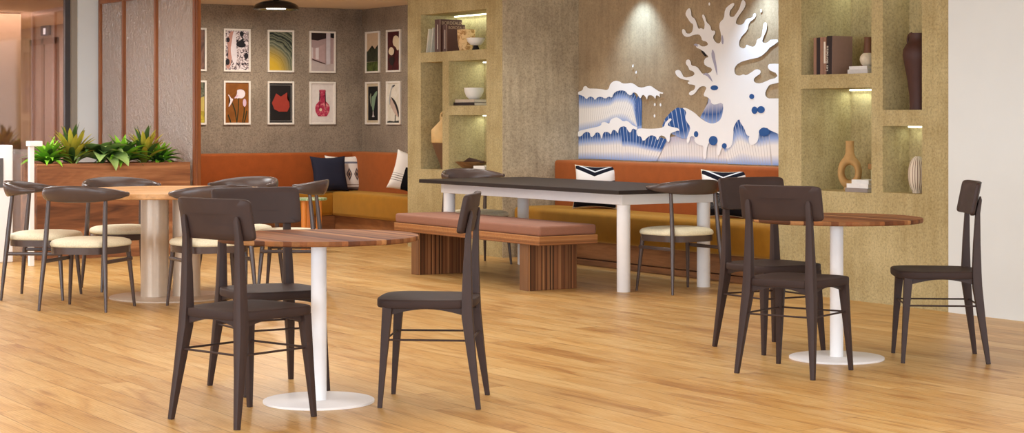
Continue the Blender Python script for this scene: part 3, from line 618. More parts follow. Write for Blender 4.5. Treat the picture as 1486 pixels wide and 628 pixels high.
# ---- dark dining chair; front is local +y
def chair_dark(label):
    t = thing('dining_chair', label, 'chair')
    bm = NB(); N = 56
    def outl(k, s, z):
        th = 2*PI*k/N; x, y = superell(th, 1, 1, 4.0)
        yy = y*.222*s + .022; hw = .205 + .026*(y*.5+.5)
        return (x*hw*s, yy, z)
    rings = [[outl(k, .95, .438) for k in range(N)], [outl(k, .99, .440) for k in range(N)], [outl(k, 1.0, .446) for k in range(N)],
             [outl(k, 1.0, .469) for k in range(N)], [outl(k, .99, .4745) for k in range(N)], [outl(k, .965, .4765) for k in range(N)], [outl(k, .80, .4745) for k in range(N)],
             [outl(k, .55, .470) for k in range(N)], [outl(k, .25, .467) for k in range(N)], [outl(k, .05, .466) for k in range(N)]]
    obj('seat', loft(bm, rings), M['seat_dark'], t, True, 50)
    # apron: arched boards between the legs
    bm = NB()
    def arch(p, q, thick):
        p, q = Vector(p), Vector(q); d = (q-p); L = d.length; d.normalize(); nrm = Vector((-d.y, d.x, 0))*thick/2; n = 12
        rr = []
        for i in range(n+1):
            f = i/n; c = p+d*(L*f); zb = .404+.030*math.sin(PI*f)
            rr.append([(c.x+nrm.x, c.y+nrm.y, zb), (c.x-nrm.x, c.y-nrm.y, zb), (c.x-nrm.x, c.y-nrm.y, .442), (c.x+nrm.x, c.y+nrm.y, .442)])
        loft(bm, rr)
    for s in (-1, 1): arch((s*.168, -.165, 0), (s*.174, .185, 0), .022)
    arch((-.172, .188, 0), (.172, .188, 0), .022); arch((-.165, -.165, 0), (.165, -.165, 0), .022)
    obj('seat_frame', bm, M['dark'], t)
    for s in (-1, 1):
        bm = NB(); tube(bm, [(s*.205, .215, 0), (s*.191, .200, .22), (s*.178, .184, .441)], [.0105, .0165, .0235], 12, 6, Vector((0, 1, 0)))
        obj('leg', bm, M['dark'], t, True)
        bm = NB()
        tube(bm, [(s*.210, -.222, 0), (s*.192, -.192, .22), (s*.176, -.170, .40), (s*.172, -.168, .47), (s*.169, -.169, .62), (s*.167, -.174, .78), (s*.167, -.187, .85), (s*.167, -.187, .868)],
             [.0115, .0185, .0255, .0245, .0205, .0165, .0145, .008], 12, 6, Vector((0, 1, 0)), [.0115, .019, .0255, .0245, .0190, .0125, .008, .003])
        obj('leg', bm, M['dark'], t, True)
    # curved back panel
    bm = NB(); nx, nz = 24, 10; w, h, th = .225, .088, .011
    def pan(u, v, s):
        x = u*w; z = .855+v*h
        y = -.180 + .030*(u*u) - .020*(v*.9) - .006*(1-u*u) + s*th
        return (x, y, z)
    def corner(u, v):   # pull the corners in so they round off
        r = .13; U, Vv = abs(u), abs(v)*1.0
        a, b = (U-(1-r*.45)), (Vv-(1-r*1.1))
        return u, v
    rings = []
    NN = 96; prof = [(1.0, .0), (.985, .8), (.95, 1.0), (.6, 1.0), (.2, 1.0)]
    def rr(sc, side):
        out = []
        for k in range(NN):
            x, z = superell(2*PI*k/NN, 1, 1, 13)
            inset = (1-sc)
            out.append(pan(x*(1-inset*.45), z*(1-inset*.9), side))
        return out
    rings = [rr(.2, -1), rr(.6, -1), rr(.955, -1), rr(.985, -.75), rr(1.0, 0), rr(.985, .75), rr(.955, 1), rr(.6, 1), rr(.2, 1)]
    obj('backrest', loft(bm, rings), M['dark'], t, True, 50)
    z = .298; f = lambda a, b: a+(b-a)*(z/.43)
    fx, fy = .2045-.0265*z/.44, .215-.031*z/.44; bx, by = .190, -.186
    for p, q in (((-fx, fy), (fx, fy)), ((-bx, by), (bx, by)), ((-bx, by), (-fx, fy)), ((bx, by), (fx, fy))):
        bm = NB(); tube(bm, [(*p, z), (*q, z)], .0048, 10); obj('stretcher', bm, M['dark'], t, True)
    return t
# ---- elbow chair with a bowed back rail and a cream cushion
def chair_elbow(label, group):
    t = thing('elbow_chair', label, 'chair', group=group)
    N = 52
    def outl(k, s, z, fw=.272, bw=.225, fy=.268, by=-.215):
        x, y = superell(2*PI*k/N, 1, 1, 2.9); f = y*.5+.5
        return (x*(bw+(fw-bw)*f)*s, ((fy+by)/2+y*(fy-by)/2*s), z)
    rings = [[outl(k, s, z) for k in range(N)] for s, z in ((.92, .418), (.98, .421), (1.0, .432), (.99, .446), (.945, .458), (.82, .468), (.55, .475), (.25, .478), (.05, .479))]
    obj('seat_cushion', loft(NB(), rings), M['cream'], t, True, 60)
    rings = [[outl(k, s, z) for k in range(N)] for s, z in ((.87, .372), (.965, .374), (.975, .419), (.87, .419))]
    obj('seat_frame', loft(NB(), rings), M['elbow'], t, True, 40)
    for s in (-1, 1):
        bm = NB(); tube(bm, [(s*.24, .215, 0), (s*.224, .198, .2), (s*.208, .181, .40)], [.0095, .014, .0175], 14, 0, Vector((0, 1, 0))); obj('leg', bm, M['elbow'], t, True)
        bm = NB(); tube(bm, [(s*.24, -.22, 0), (s*.228, -.203, .2), (s*.214, -.185, .40), (s*.208, -.166, .60), (s*.204, -.150, .752)], [.0095, .0145, .0175, .0155, .0125], 14, 0, Vector((0, 1, 0)))
        obj('leg', bm, M['elbow'], t, True)
        bm = NB(); tube(bm, [(s*.219, -.19, .325), (s*.226, .20, .325)], [.0075]*2, 10, 4, Vector((0, 0, 1)), [.013]*2); obj('stretcher', bm, M['elbow'], t, True)
    bm = NB(); n, K = 44, 18; rings = []
    for i in range(n+1):
        u = -1+2*i/n; th = u*math.radians(101); c = math.cos(th)
        x, y = .285*math.sin(th), -.012-.232*c
        hh = .0165+.040*max(0, 1-(abs(u)/.88)**2)**1.1
        tt = .0145+.002*(1-abs(u))
        if i in (0, n): hh *= .75; tt *= .75
        zc = .768+.006*max(0, 1-abs(u)*1.3)
        nr = Vector((.232*math.sin(th), -.285*c, 0)).normalized()
        lean = .30*max(0, 1-abs(u)*1.2)
        rings.append([Vector((x, y, zc)) + nr*(tt*math.cos(2*PI*k/K) + hh*math.sin(2*PI*k/K)*lean) + Vector((0, 0, hh*math.sin(2*PI*k/K))) for k in range(K)])
    obj('backrest', loft(bm, rings), M['elbow'], t, True, 60)
    return t

# ---- small round tables
def round_table(loc, label, rot=0):
    t = thing('round_table', label, 'table', (*loc, 0), rot, 'small round cafe tables')
    obj('tabletop', lathe(NB(), [(.002, .727), (.444, .727), (.4485, .730), (.45, .734), (.45, .746), (.448, .749), (.444, .75), (.002, .75)], 96), M['top_wal'], t, True, 35)
    obj('column', lathe(NB(), [(.035, .010), (.035, .727)], 40), M['white'], t, True, 35)
    obj('base_plate', lathe(NB(), [(.002, .0), (.249, .0), (.25, .001), (.25, .010), (.247, .012), (.002, .012)], 72), M['white'], t, True, 35)
    return t
T1, T2 = (3.69, 7.39), (6.67, 7.24)
round_table(T1, 'small round walnut table nearest the camera, left of the lone side-on chair')
round_table(T2, 'small round walnut table at right in front of the concrete shelves')
c0 = chair_dark('dark brown dining chair seen from behind, nearest the camera at the front left table')
def put(o, x, y, v, label):
    o = o if o else dup(c0, (0, 0, 0), 0)
    o.location = (x, y, 0); o.rotation_euler = (0, 0, face(v)); o['label'] = label
put(c0, 3.225, 7.17, (.405, .125), 'dark brown dining chair seen from behind, nearest the camera at the front left table')
put(None, 3.68, 7.895, (-.015, -.42), 'dark brown dining chair on the far side of the front left table')
put(None, 4.135, 7.125, (-.355, .27), 'dark brown dining chair seen side-on, right of the front left table')
put(None, 6.15, 6.98, (.405, .16), 'dark brown dining chair seen from behind, nearest at the right hand round table')
put(None, 6.645, 7.755, (-.02, -.45), 'dark brown dining chair on the far side of the right hand round table')
put(None, 7.13, 6.95, (-.36, .275), 'dark brown dining chair by the plain cream wall at far right')

# ---- big round table
t = thing('pedestal_table', 'large round light wood table on twin beige columns before the planter', 'table', (4.95, 12.26, 0))
obj('tabletop', lathe(NB(), [(.002, .725), (.742, .725), (.749, .729), (.75, .734), (.75, .759), (.748, .763), (.744, .765), (.002, .765)], 120), M['top_oak'], t, True, 35)
for dx in (-.105, .105):
    obj('column', lathe(NB(), [(.098, .010), (.098, .725)], 48, dx, -dx*.35), M['beige_metal'], t, True, 35)
obj('base_plate', lathe(NB(), [(.002, 0), (.428, 0), (.43, .002), (.43, .009), (.427, .011), (.002, .011)], 96), M['beige_metal'], t, True, 35)
GE = 'elbow chairs around the large round table'
e0 = chair_elbow('brown elbow chair with cream seat, back to the camera, at the large round table', GE)
def pute(o, x, y, v, label, group=GE):
    o = o if o else dup(e0, (0, 0, 0), 0)
    o.location = (x, y, 0); o.rotation_euler = (0, 0, face(v)); o['label'] = label; o['group'] = group
pute(e0, 4.19, 11.84, (.32, .31), 'brown elbow chair with cream seat, nearest at the left of the large round table')
pute(None, 4.18, 12.755, (.365, -.25), 'brown elbow chair with cream seat at the far left edge, before the gate post')
pute(None, 4.90, 13.08, (.0, -.43), 'brown elbow chair with cream seat between the large round table and the planter')
pute(None, 4.93, 11.485, (.03, .43), 'brown elbow chair with cream seat mostly hidden behind the two front left dining chairs')
pute(None, 5.775, 12.0, (-.84, .54), 'brown elbow chair seen side-on at the right of the large round table')
pute(None, 5.69, 12.72, (-.75, -.36), 'brown elbow chair beyond the large round table, only its curved back showing')
GD = 'elbow chairs at the ends of the dark table'
pute(None, 8.28, 10.66, (0, .43), 'brown elbow chair with cream seat at the near end of the dark table', GD)
pute(None, 8.31, 13.61, (0, -.43), 'brown elbow chair at the far end of the dark table, before the shelving pillar', GD)

# ---- long dark table
t = thing('long_table', 'long table with charcoal top on white frame in front of the mural bench', 'table', (7.72, 10.66, 0))
obj('tabletop', box(NB(), 0, 1.10, 0, 2.90, .722, .752, .003), M['table_dark'], t)
b = NB(); x0, x1, y0, y1 = .125, .975, .13, 2.74
for q in ((x0, x1, y0, y0+.03), (x0, x1, y1-.03, y1), (x0, x0+.03, y0+.03, y1-.03), (x1-.03, x1, y0+.03, y1-.03)): box(b, *q, .640, .721, .003)
obj('apron', b, M['white'], t)
for x in (x0+.052, x1-.052):
    for y in (y0+.052, y1-.052):
        obj('leg', lathe(NB(), [(.048, 0), (.05, .003), (.05, .639), (.002, .64)], 36, x, y), M['white'], t, True, 35)

# ---- bench
t = thing('bench', 'walnut block bench with dusty rose pad in front of the long dark table', 'bench', (7.30, 11.06, 0))
obj('seat_pad', box(NB(), .004, .515, .004, 2.17, .413, .488, .02, 4), M['bench_pad'], t, True, 60)
obj('rail', box(NB(), 0, .52, 0, 2.175, .345, .413, .003), M['bench_y'], t)
obj('block_leg', box(NB(), .03, .47, .20, .31, 0, .345, .003), M['bench_x'], t)
obj('block_leg', box(NB(), .03, .47, 1.83, 1.94, 0, .345, .003), M['bench_x'], t)

# ---- small green-topped table by the sofa
terr = G('green_terrazzo'); v = terr.coord(); vo = terr.node('ShaderNodeTexVoronoi', Scale=45); terr.link(v, vo.inputs['Vector'])
tm = terr.fin(terr.ramp(vo.outputs['Distance'], [(.25, s2l((226, 226, 190))), (.5, s2l((140, 170, 120)))]), .4)
t = thing('side_table', 'little side table with speckled green top and orange legs by the back sofa', 'table', (7.87, 15.94, 0))
obj('tabletop', lathe(NB(), [(.002, .478), (.155, .478), (.16, .483), (.16, .496), (.155, .50), (.002, .50)], 48), tm, t, True, 35)
org = plain('orange_lacquer', (226, 140, 60), .45, .4, var=.02)
for k in range(3):
    a = math.radians(197+120*k); obj('leg', lathe(NB(), [(.027, 0), (.027, .478)], 24, .085*math.cos(a), .085*math.sin(a)), org, t, True, 35)

# ---- ceiling lamp
t = thing('dome_lamp', 'glossy black dome lamp under the ceiling of the back nook', 'lamp', (8.06, 17.12, 2.385))
prof = [(.236, .0), (.24, .004), (.238, .012)] + [(.238*math.cos(a*PI/2/10), .012+.085*math.sin(a*PI/2/10)) for a in range(1, 10)] + [(.03, .098), (.03, .114), (.002, .114)]
obj('shade', lathe(NB(), [(.03, .014), (.19, .014), (.215, .002)] + prof, 56), M['black'], t, True, 45)
obj('diffuser', lathe(NB(), [(.002, .006), (.10, .008), (.10, .016), (.002, .016)], 48), M['diffuser'], t, True, 35)

# ================================================================== pictures
def picture(label, u0, u1, z0, z1, art, side=False, group=None):
    """u along +x on the back wall, along -y on the side wall; art(add) lays flat shapes in 0..1 picture space"""
    W, H = u1-u0, z1-z0
    t = thing('framed_picture', label, 'picture', (u0, YB-.002, z0) if not side else (XM-.014, u0, z0), 0 if not side else -PI/2, group)
    if side: t.location = (XM-.014, u1, z0)
    fw, dp = .020, .022; b = NB()
    for q in ((0, W, 0, fw), (0, W, H-fw, H), (0, fw, fw, H-fw), (W-fw, W, fw, H-fw)): box(b, q[0], q[1], -dp, 0, q[2], q[3], .002)
    obj('frame', b, M['white_frame'], t)
    st = {'k': 0}
    def add(name, pts, mat, sm=0):
        pts = [tuple(p) for p in pts]
        if sm: pts = smooth2(pts, sm)
        k = st['k']; st['k'] += 1
        return obj(name, prism(NB(), [(fw+p[0]*(W-2*fw), fw+p[1]*(H-2*fw)) for p in pts], -.0009, 'y', -.007-.001*k), mat, t)
    add.sheet = lambda mat: obj('print', box(NB(), fw, W-fw, -.007, -.001, fw, H-fw), mat, t)
    art(add)
    return t
def ell(cx, cy, rx, ry, n=18, a0=0, rot=0):
    o = []
    for k in range(n):
        x, y = rx*math.cos(2*PI*k/n+a0), ry*math.sin(2*PI*k/n+a0)
        o.append((cx+x*math.cos(rot)-y*math.sin(rot), cy+x*math.sin(rot)+y*math.cos(rot)))
    return o
def band(pts, w):
    L, R = [], []
    w = w if isinstance(w, (list, tuple)) else [w]*len(pts)
    for i, p in enumerate(pts):
        a = Vector(pts[max(0, i-1)]); c = Vector(pts[min(len(pts)-1, i+1)]); d = (c-a).normalized(); nn = Vector((-d.y, d.x))*w[i]
        L.append((p[0]+nn.x, p[1]+nn.y)); R.append((p[0]-nn.x, p[1]-nn.y))
    return L+R[::-1]
def abstract(name, stops, scale=(8, 8, 8), sc=1.5, dist=2.0, interp='LINEAR', rot=(0, 0, 0)):
    g = G(name); f = g.noise(g.coord(scale=scale, rot=rot), sc, 5, .6, dist)
    return g.fin(g.ramp(f, [(p, s2l(c)) for p, c in stops], interp), .55, .3)
def art_brown(add):
    add.sheet(abstract('print_brown_haze', [(.3, (70, 48, 42)), (.6, (120, 88, 74))], (4, 4, 4)))
    add('patch', ell(.35, .45, .16, .10), solid((170, 132, 100)), 1)
def art_meadow(add):
    add.sheet(solid((196, 176, 96)))
    add('ground', [(0, 0), (1, 0), (1, .28), (.5, .33), (0, .3)], abstract('print_meadow', [(.3, (128, 116, 36)), (.6, (196, 176, 62))]))
    add('trees', [(0, 1), (0, .62), (.2, .55), (.45, .66), (.7, .58), (1, .66), (1, 1)], abstract('print_trees', [(.3, (30, 36, 28)), (.65, (120, 122, 100))], (20, 20, 8)))
    add('bush', ell(.55, .5, .25, .09), solid((52, 54, 34)), 1)
def art_ink(add):
    add.sheet(abstract('print_ink_collage', [(.0, (28, 26, 32)), (.40, (40, 36, 44)), (.44, (170, 150, 152)), (.52, (226, 216, 216)), (.62, (236, 228, 226)), (.66, (60, 56, 64))], (13, 13, 13), 1.4, 3, 'CONSTANT'))
    add('pink_wash', [(.02, .05), (.2, .0), (.3, .35), (.26, .6), (.38, .8), (.42, .98), (.2, .98), (.08, .7), (.16, .4)], solid((190, 140, 126)), 2)
    add('pale_form', [(.34, .98), (.28, .7), (.22, .5), (.32, .2), (.44, .1), (.52, .3), (.48, .6), (.46, .98)], solid((228, 220, 224)), 2)
    add('dark_form', [(.46, .62), (.5, .72), (.62, .74), (.8, .84), (.78, .7), (.92, .62), (.68, .56)], solid((26, 24, 30)), 1)
    for x, y, r in ((.9, .36, .09), (.1, .2, .09), (.12, .76, .07), (.7, .92, .08)): add('blot', ell(x, y, r, r*.9), solid((30, 28, 34)), 1)
def art_strokes(add):
    g = G('print_sweeping_strokes'); v = g.coord(); sp = g.node('ShaderNodeSeparateXYZ'); g.link(v, sp.inputs[0])
    x, z = sp.outputs['X'], sp.outputs['Z']
    r = g.math('SQRT', g.math('ADD', g.math('POWER', g.math('SUBTRACT', x, .02), 2), g.math('POWER', g.math('MULTIPLY', g.math('SUBTRACT', z, -.02), .85), 2)))
    n = g.noise(v, 5, 4); k = g.math('ADD', g.math('MULTIPLY', r, 34), g.math('MULTIPLY', n, 3))
    w = g.node('ShaderNodeTexNoise', Scale=1.0, Detail=5, noise_dimensions='1D'); g.link(k, w.inputs['W'])
    col = g.ramp(w.outputs['Fac'], [(.3, s2l((34, 40, 38))), (.48, s2l((100, 108, 88))), (.58, s2l((138, 138, 116))), (.7, s2l((60, 68, 60)))])
    col = g.mix(col, s2l((206, 170, 50)), g.ramp(r, [(.12, (.95,)*3+(1,)), (.28, (0, 0, 0, 1))]))
    add.sheet(g.fin(col, .5, .3))
def art_arcade(add):
    add.sheet(solid((176, 152, 150)))
    add('ceiling', [(0, 1), (1, 1), (1, .9), (.65, .86), (.3, .80), (0, .82)], solid((44, 32, 32)))
    add('pale_wall', [(0, .64), (.28, .56), (.32, .62), (.6, .72), (.6, .22), (.1, .3), (0, .32)], solid((188, 160, 158)))
    add('opening', [(.2, .60), (.34, .62), (.34, .30), (.2, .31)], solid((222, 210, 210)))
    add('opening', [(.03, .62), (.09, .61), (.09, .33), (.03, .34)], solid((214, 202, 202)))
    add('step', [(.06, .32), (.62, .20), (.62, .17), (.06, .29)], solid((82, 56, 54)))
    add('pillar', [(.66, 1), (.84, 1), (.84, .17), (.66, .17)], solid((208, 200, 204)))
    add('ground', [(0, 0), (1, 0), (1, .2), (.66, .17), (0, .28)], solid((190, 176, 172)))
    add('dark_gap', [(.87, 1), (1, 1), (1, .87), (.87, .88)], solid((24, 20, 22)))
def art_iris(add):
    add.sheet(abstract('print_ochre_brown', [(.3, (116, 66, 18)), (.7, (150, 92, 34))], (3, 3, 3)))
    st = solid((40, 46, 22)); pk = solid((218, 186, 204)); pl = solid((232, 220, 226))
    for p in ([(.58, .6), (.56, .3), (.5, .0)], [(.3, .5), (.42, .3), (.5, .02)], [(.82, .38), (.8, .2), (.74, .0)], [(.92, .3), (.86, .1), (.8, 0)], [(.12, .2), (.2, .08), (.24, 0)]): add('stem', band(p, [.02, .022, .018]), st)
    add('petal', [(.48, .82), (.7, .84), (.85, .78), (.84, .66), (.7, .6), (.58, .62), (.5, .6), (.44, .66), (.52, .74)], pl, 2)
    add('petal', [(.36, .6), (.5, .62), (.56, .7), (.46, .68)], pk, 1)
    add('petal', [(.1, .7), (.16, .7), (.26, .6), (.34, .6), (.28, .5), (.14, .38), (.14, .44), (.22, .54), (.18, .62)], pl, 1)
    add('petal', ell(.82, .5, .075, .10), pk, 1)
def art_red(add):
    add.sheet(solid((30, 26, 26)))
    line = solid((150, 146, 142))
    for q in ([(.03, .04), (.97, .04), (.97, .05), (.03, .05)], [(.03, .95), (.97, .95), (.97, .96), (.03, .96)], [(.94, .04), (.955, .04), (.955, .96), (.94, .96)], [(.03, .04), (.04, .04), (.04, .96), (.03, .96)]): add('line', q, line)
    add('red_shape', [(.30, .74), (.50, .66), (.78, .77), (.80, .64), (.78, .60), (.87, .52), (.88, .40), (.78, .28), (.42, .28), (.22, .34), (.12, .50), (.20, .60)], solid((158, 58, 46)))
def art_vase(add):
    add.sheet(solid((226, 218, 212)))
    rim = solid((196, 180, 172))
    for q in ([(.03, .03), (.97, .03), (.97, .036), (.03, .036)], [(.03, .964), (.97, .964), (.97, .97), (.03, .97)]): add('line', q, rim)
    g = abstract('print_crimson_glaze', [(.32, (122, 22, 50)), (.52, (190, 60, 90)), (.68, (222, 150, 150))], (26, 26, 26), 1, 1)
    prof = [(.13, .84), (.15, .80), (.10, .79), (.10, .62), (.16, .54), (.28, .46), (.32, .38), (.30, .28), (.22, .19), (.17, .16)]
    add('vase', [(.5-x, y) for x, y in prof]+[(.5+x, y) for x, y in prof[::-1]], g)
    add('blossom', ell(.42, .33, .06, .04), solid((232, 200, 176)), 1)
    add('lip', ell(.5, .84, .14, .012), solid((214, 150, 158)))
def art_forest(add):
    add.sheet(solid((206, 180, 150)))
    add('trees', [(0, .25), (1, .25), (1, .74), (.92, .7), (.86, .62), (.78, .62), (.66, .58), (.5, .58), (.44, .68), (.36, .58), (.24, .6), (.1, .54), (0, .52)], abstract('print_dark_forest', [(.3, (22, 26, 20)), (.65, (66, 70, 50))], (24, 24, 8)))
    add('lawn', [(0, 0), (1, 0), (1, .25), (0, .24)], abstract('print_lawn', [(.3, (36, 52, 22)), (.65, (98, 110, 52))]))
def art_blossom(add):
    add.sheet(abstract('print_oxblood', [(.3, (58, 18, 20)), (.7, (88, 30, 32))]))
    cr = solid((226, 208, 176)); lf = solid((44, 36, 34))
    add('leaf', [(.1, .32), (.4, .36), (.6, .30), (.5, .16), (.3, .12), (.14, .2)], lf, 1)
    add('bloom', [(.4, .76), (.5, .88), (.7, .9), (.92, .84), (.98, .7), (.92, .52), (.78, .5), (.66, .6), (.46, .64)], cr, 2)
    add('bloom', [(.06, .5), (.2, .6), (.4, .6), (.56, .5), (.48, .42), (.34, .38), (.14, .42)], cr, 2)
    add('stem', band([(.7, .56), (.56, .5), (.5, .3), (.4, 0)], .02), lf)
def art_goblet(add):
    add.sheet(solid((200, 184, 156)))
    add('ground', [(.12, .06), (.9, .06), (.9, .93), (.12, .93)], solid((20, 22, 26)))
    gr = solid((130, 156, 128)); wt = solid((206, 200, 200))
    add('cup', [(.38, .66), (.56, .7), (.7, .78), (.86, .82), (.84, .72), (.72, .62), (.62, .4), (.58, .30), (.48, .30), (.42, .44)], gr, 1)
    add('foot', [(.5, .3), (.57, .3), (.56, .2), (.68, .14), (.42, .14), (.51, .2)], wt, 1)
    add('scroll', band([(.36, .74), (.3, .66), (.34, .52), (.4, .42)], .025), solid((168, 176, 150)))
def art_heron(add):
    add.sheet(abstract('print_pale_reeds', [(.3, (206, 198, 178)), (.7, (226, 220, 208))], (5, 5, 5)))
    add('wing', [(.16, .48), (.22, .62), (.45, .6), (.7, .46), (.88, .24), (.95, .14), (.7, .16), (.4, .32)], solid((196, 172, 158)), 1)
    add('back', [(.24, .66), (.5, .6), (.76, .46), (.94, .24), (.98, .10), (.86, .16), (.66, .4), (.4, .56)], solid((44, 40, 42)), 1)
    add('neck', band([(.5, .93), (.36, .9), (.28, .82), (.2, .68), (.15, .56), (.18, .46)], [.025, .035, .03, .035, .045, .03]), solid((176, 176, 176)))
    add('beak', [(.4, .93), (.6, .96), (.58, .92), (.42, .90)], solid((60, 58, 58)))
    add('shore', [(0, 0), (1, 0), (1, .06), (.5, .03), (.2, .05), (0, .03)], solid((48, 50, 46)))
    add('leg', [(.62, .2), (.66, .2), (.64, .03), (.61, .03)], solid((70, 66, 60)))
Z0, Z1, Z2, Z3 = 1.20, 1.675, 1.775, 2.24
GB = 'white framed pictures on the back wall'
for (a, c, zz, fn, lb) in ((7.50, 7.81, 2, art_brown, 'white framed brown picture cut by the wooden partition post, upper row'),
    (8.01, 8.325, 2, art_ink, 'white framed black and white ink collage with a pink wash'),
    (8.53, 8.85, 2, art_strokes, 'white framed picture of sweeping green grey and yellow brush strokes'),
    (9.04, 9.365, 2, art_arcade, 'white framed picture of a pale pink colonnade with white pillar'),
    (7.50, 7.81, 0, art_meadow, 'white framed yellow meadow picture cut by the wooden partition post, lower row'),
    (8.01, 8.325, 0, art_iris, 'white framed picture of white irises on ochre brown'),
    (8.53, 8.85, 0, art_red, 'white framed picture of a red angular shape on black'),
    (9.04, 9.365, 0, art_vase, 'white framed picture of a crimson long-necked vase')):
    picture(lb, a, c, (Z2 if zz else Z0), (Z3 if zz else Z1), fn, False, GB)
GS = 'narrow white framed pictures on the side wall of the nook'
for (a, c, zz, fn, lb) in ((17.91, 18.24, 2, art_forest, 'white framed picture of dark forest trees under a pale sky'),
    (17.43, 17.75, 2, art_blossom, 'white framed picture of cream blossoms on oxblood red'),
    (17.91, 18.24, 0, art_goblet, 'white framed picture of a pale green goblet on black'),
    (17.43, 17.75, 0, art_heron, 'white framed picture of a heron standing')):
    picture(lb, a, c, (Z2 if zz else Z0), (Z3 if zz else Z1), fn, True, GS)

# ================================================================== things on the shelves
def ceramic(name, rgb, rough=.5, var=.06): return plain(name, rgb, rough, .35, var=var, nscale=22)
def pot(name, label, cat, loc, prof, mat, part='body', n=40, sy=1.0, rz=0, group=None):
    t = thing(name, label, cat, loc, rz, group); obj(part, lathe(NB(), prof, n, 0, 0, 1, sy), mat, t, True, 50); return t
def text(body, size, mat, parent, loc, rot, name='lettering', align='LEFT'):
    cu = bpy.data.curves.new(name, 'FONT'); cu.body = body; cu.size = size; cu.extrude = .0006; cu.align_x = align
    cu.materials.append(mat)
    o = bpy.data.objects.new(name, cu); COL.objects.link(o); bpy.context.view_layer.update(); me = bpy.data.meshes.new_from_object(o); bpy.data.objects.remove(o)
    o = bpy.data.objects.new(name, me); COL.objects.link(o); o.parent = parent; o.location = loc; o.rotation_euler = rot; return o
PAGE = solid((226, 216, 196), .8)
def book(label, loc, T, D, H, cov, group, rz=0, lean=0, name='book'):
    """upright book: spine at -x, thickness along y, pages inside the covers"""
    t = thing(name, label, 'book', loc, rz, group); t.rotation_euler = (lean, 0, rz)
    b = NB(); box(b, 0, D, 0, .003, 0, H); box(b, 0, D, T-.003, T, 0, H); box(b, 0, .003, .003, T-.003, 0, H); obj('cover', b, cov, t)
    obj('pages', box(NB(), .003, D-.004, .003, T-.003, .003, H-.003), PAGE, t); return t
def flat_book(label, loc, W, D, T, cov, group, rz=0):
    t = thing('book', label, 'book', loc, rz, group)
    b = NB(); box(b, 0, D, 0, W, 0, .003); box(b, 0, D, 0, W, T-.003, T); box(b, 0, .003, 0, W, .003, T-.003); obj('cover', b, cov, t)
    obj('pages', box(NB(), .003, D-.003, .003, W-.003, .003, T-.003), PAGE, t); return t
wh = ceramic('white_ceramic', (236, 234, 228), .4, .02); bro = plain('brown_cloth_cover', (88, 56, 48), .6, .3, var=.05); bro2 = plain('tan_cloth_cover', (150, 112, 92), .6, .3, var=.05)
dk = plain('black_cloth_cover', (44, 32, 32), .6, .3, var=.05); gold = plain('gilt_lettering', (176, 140, 110), .4, .5); cream = plain('cream_lettering', (226, 214, 198), .6)
GR, ZR = 'upright books in the right shelving', 1.585
# right shelving, upper large niche
book('thin tan book at the far left of the right shelf row', (8.93, 9.905, ZR), .030, .17, .268, bro2, GR)
b_ = book('black spined book second from left on the right shelf', (8.93, 9.868, ZR), .034, .17, .268, dk, GR)
book('light brown book third from left on the right shelf', (8.93, 9.835, ZR), .030, .17, .268, bro2, GR)
b_ = book('light brown book with cream spine panel fourth from left on the right shelf', (8.93, 9.802, ZR), .030, .18, .268, bro2, GR)
obj('spine_panel', box(NB(), -.0015, .0, .006, .024, .08, .235), cream, b_)
b_ = book('black spined book with white title and brown cover, last in the right shelf row', (8.93, 9.742, ZR), .055, .19, .275, dk, GR, 0, .02)
obj('jacket', box(NB(), -.001, .191, -.002, .0, 0, .275), plain('brown_book_jacket', (146, 116, 102), .55, .3, var=.04), b_)
text('Les Bordelais', .034, cream, b_, (-.0015, .040, .022), (PI/2, -PI/2, -PI/2))
pot('vase', 'conical brown vase at the back of the right shelf', 'vase', (9.20, 9.66, ZR), [(.002, 0), (.065, 0), (.062, .03), (.045, .09), (.030, .17), (.026, .26), (.030, .268), (.022, .268), (.002, .25)], ceramic('umber_ceramic', (126, 84, 62), .6))
GFL = 'flat books under the cream stone bowl'
flat_book('lower pale flat book under the round cream pot on the right shelf', (8.92, 9.37, ZR), .20, .16, .030, solid((206, 200, 194)), GFL)
flat_book('upper pale flat book under the round cream pot on the right shelf', (8.925, 9.38, ZR+.0305), .18, .145, .022, solid((224, 220, 214)), GFL)
t = pot('stone_pot', 'small round cream pot on two flat books of the right shelf', 'pot', (9.0, 9.455, ZR+.053), [(.002, 0), (.028, 0), (.045, .018), (.054, .045), (.05, .07), (.034, .088), (.022, .092), (.022, .086), (.002, .08)], ceramic('cream_stoneware', (226, 212, 186), .6, .12))
t = thing('tray', 'shallow stone tray beside the flat books on the right shelf', 'tray', (9.14, 9.60, ZR))
obj('tray_dish', lathe(NB(), [(.002, 0), (.045, 0), (.062, .05), (.068, .056), (.058, .052), (.04, .012), (.002, .01)], 36), ceramic('greige_stone', (180, 164, 140)), t, True, 45)
t['label'] = 'shallow greige dish behind the flat books on the right shelf'; t.name = 'dish'; t['category'] = 'dish'
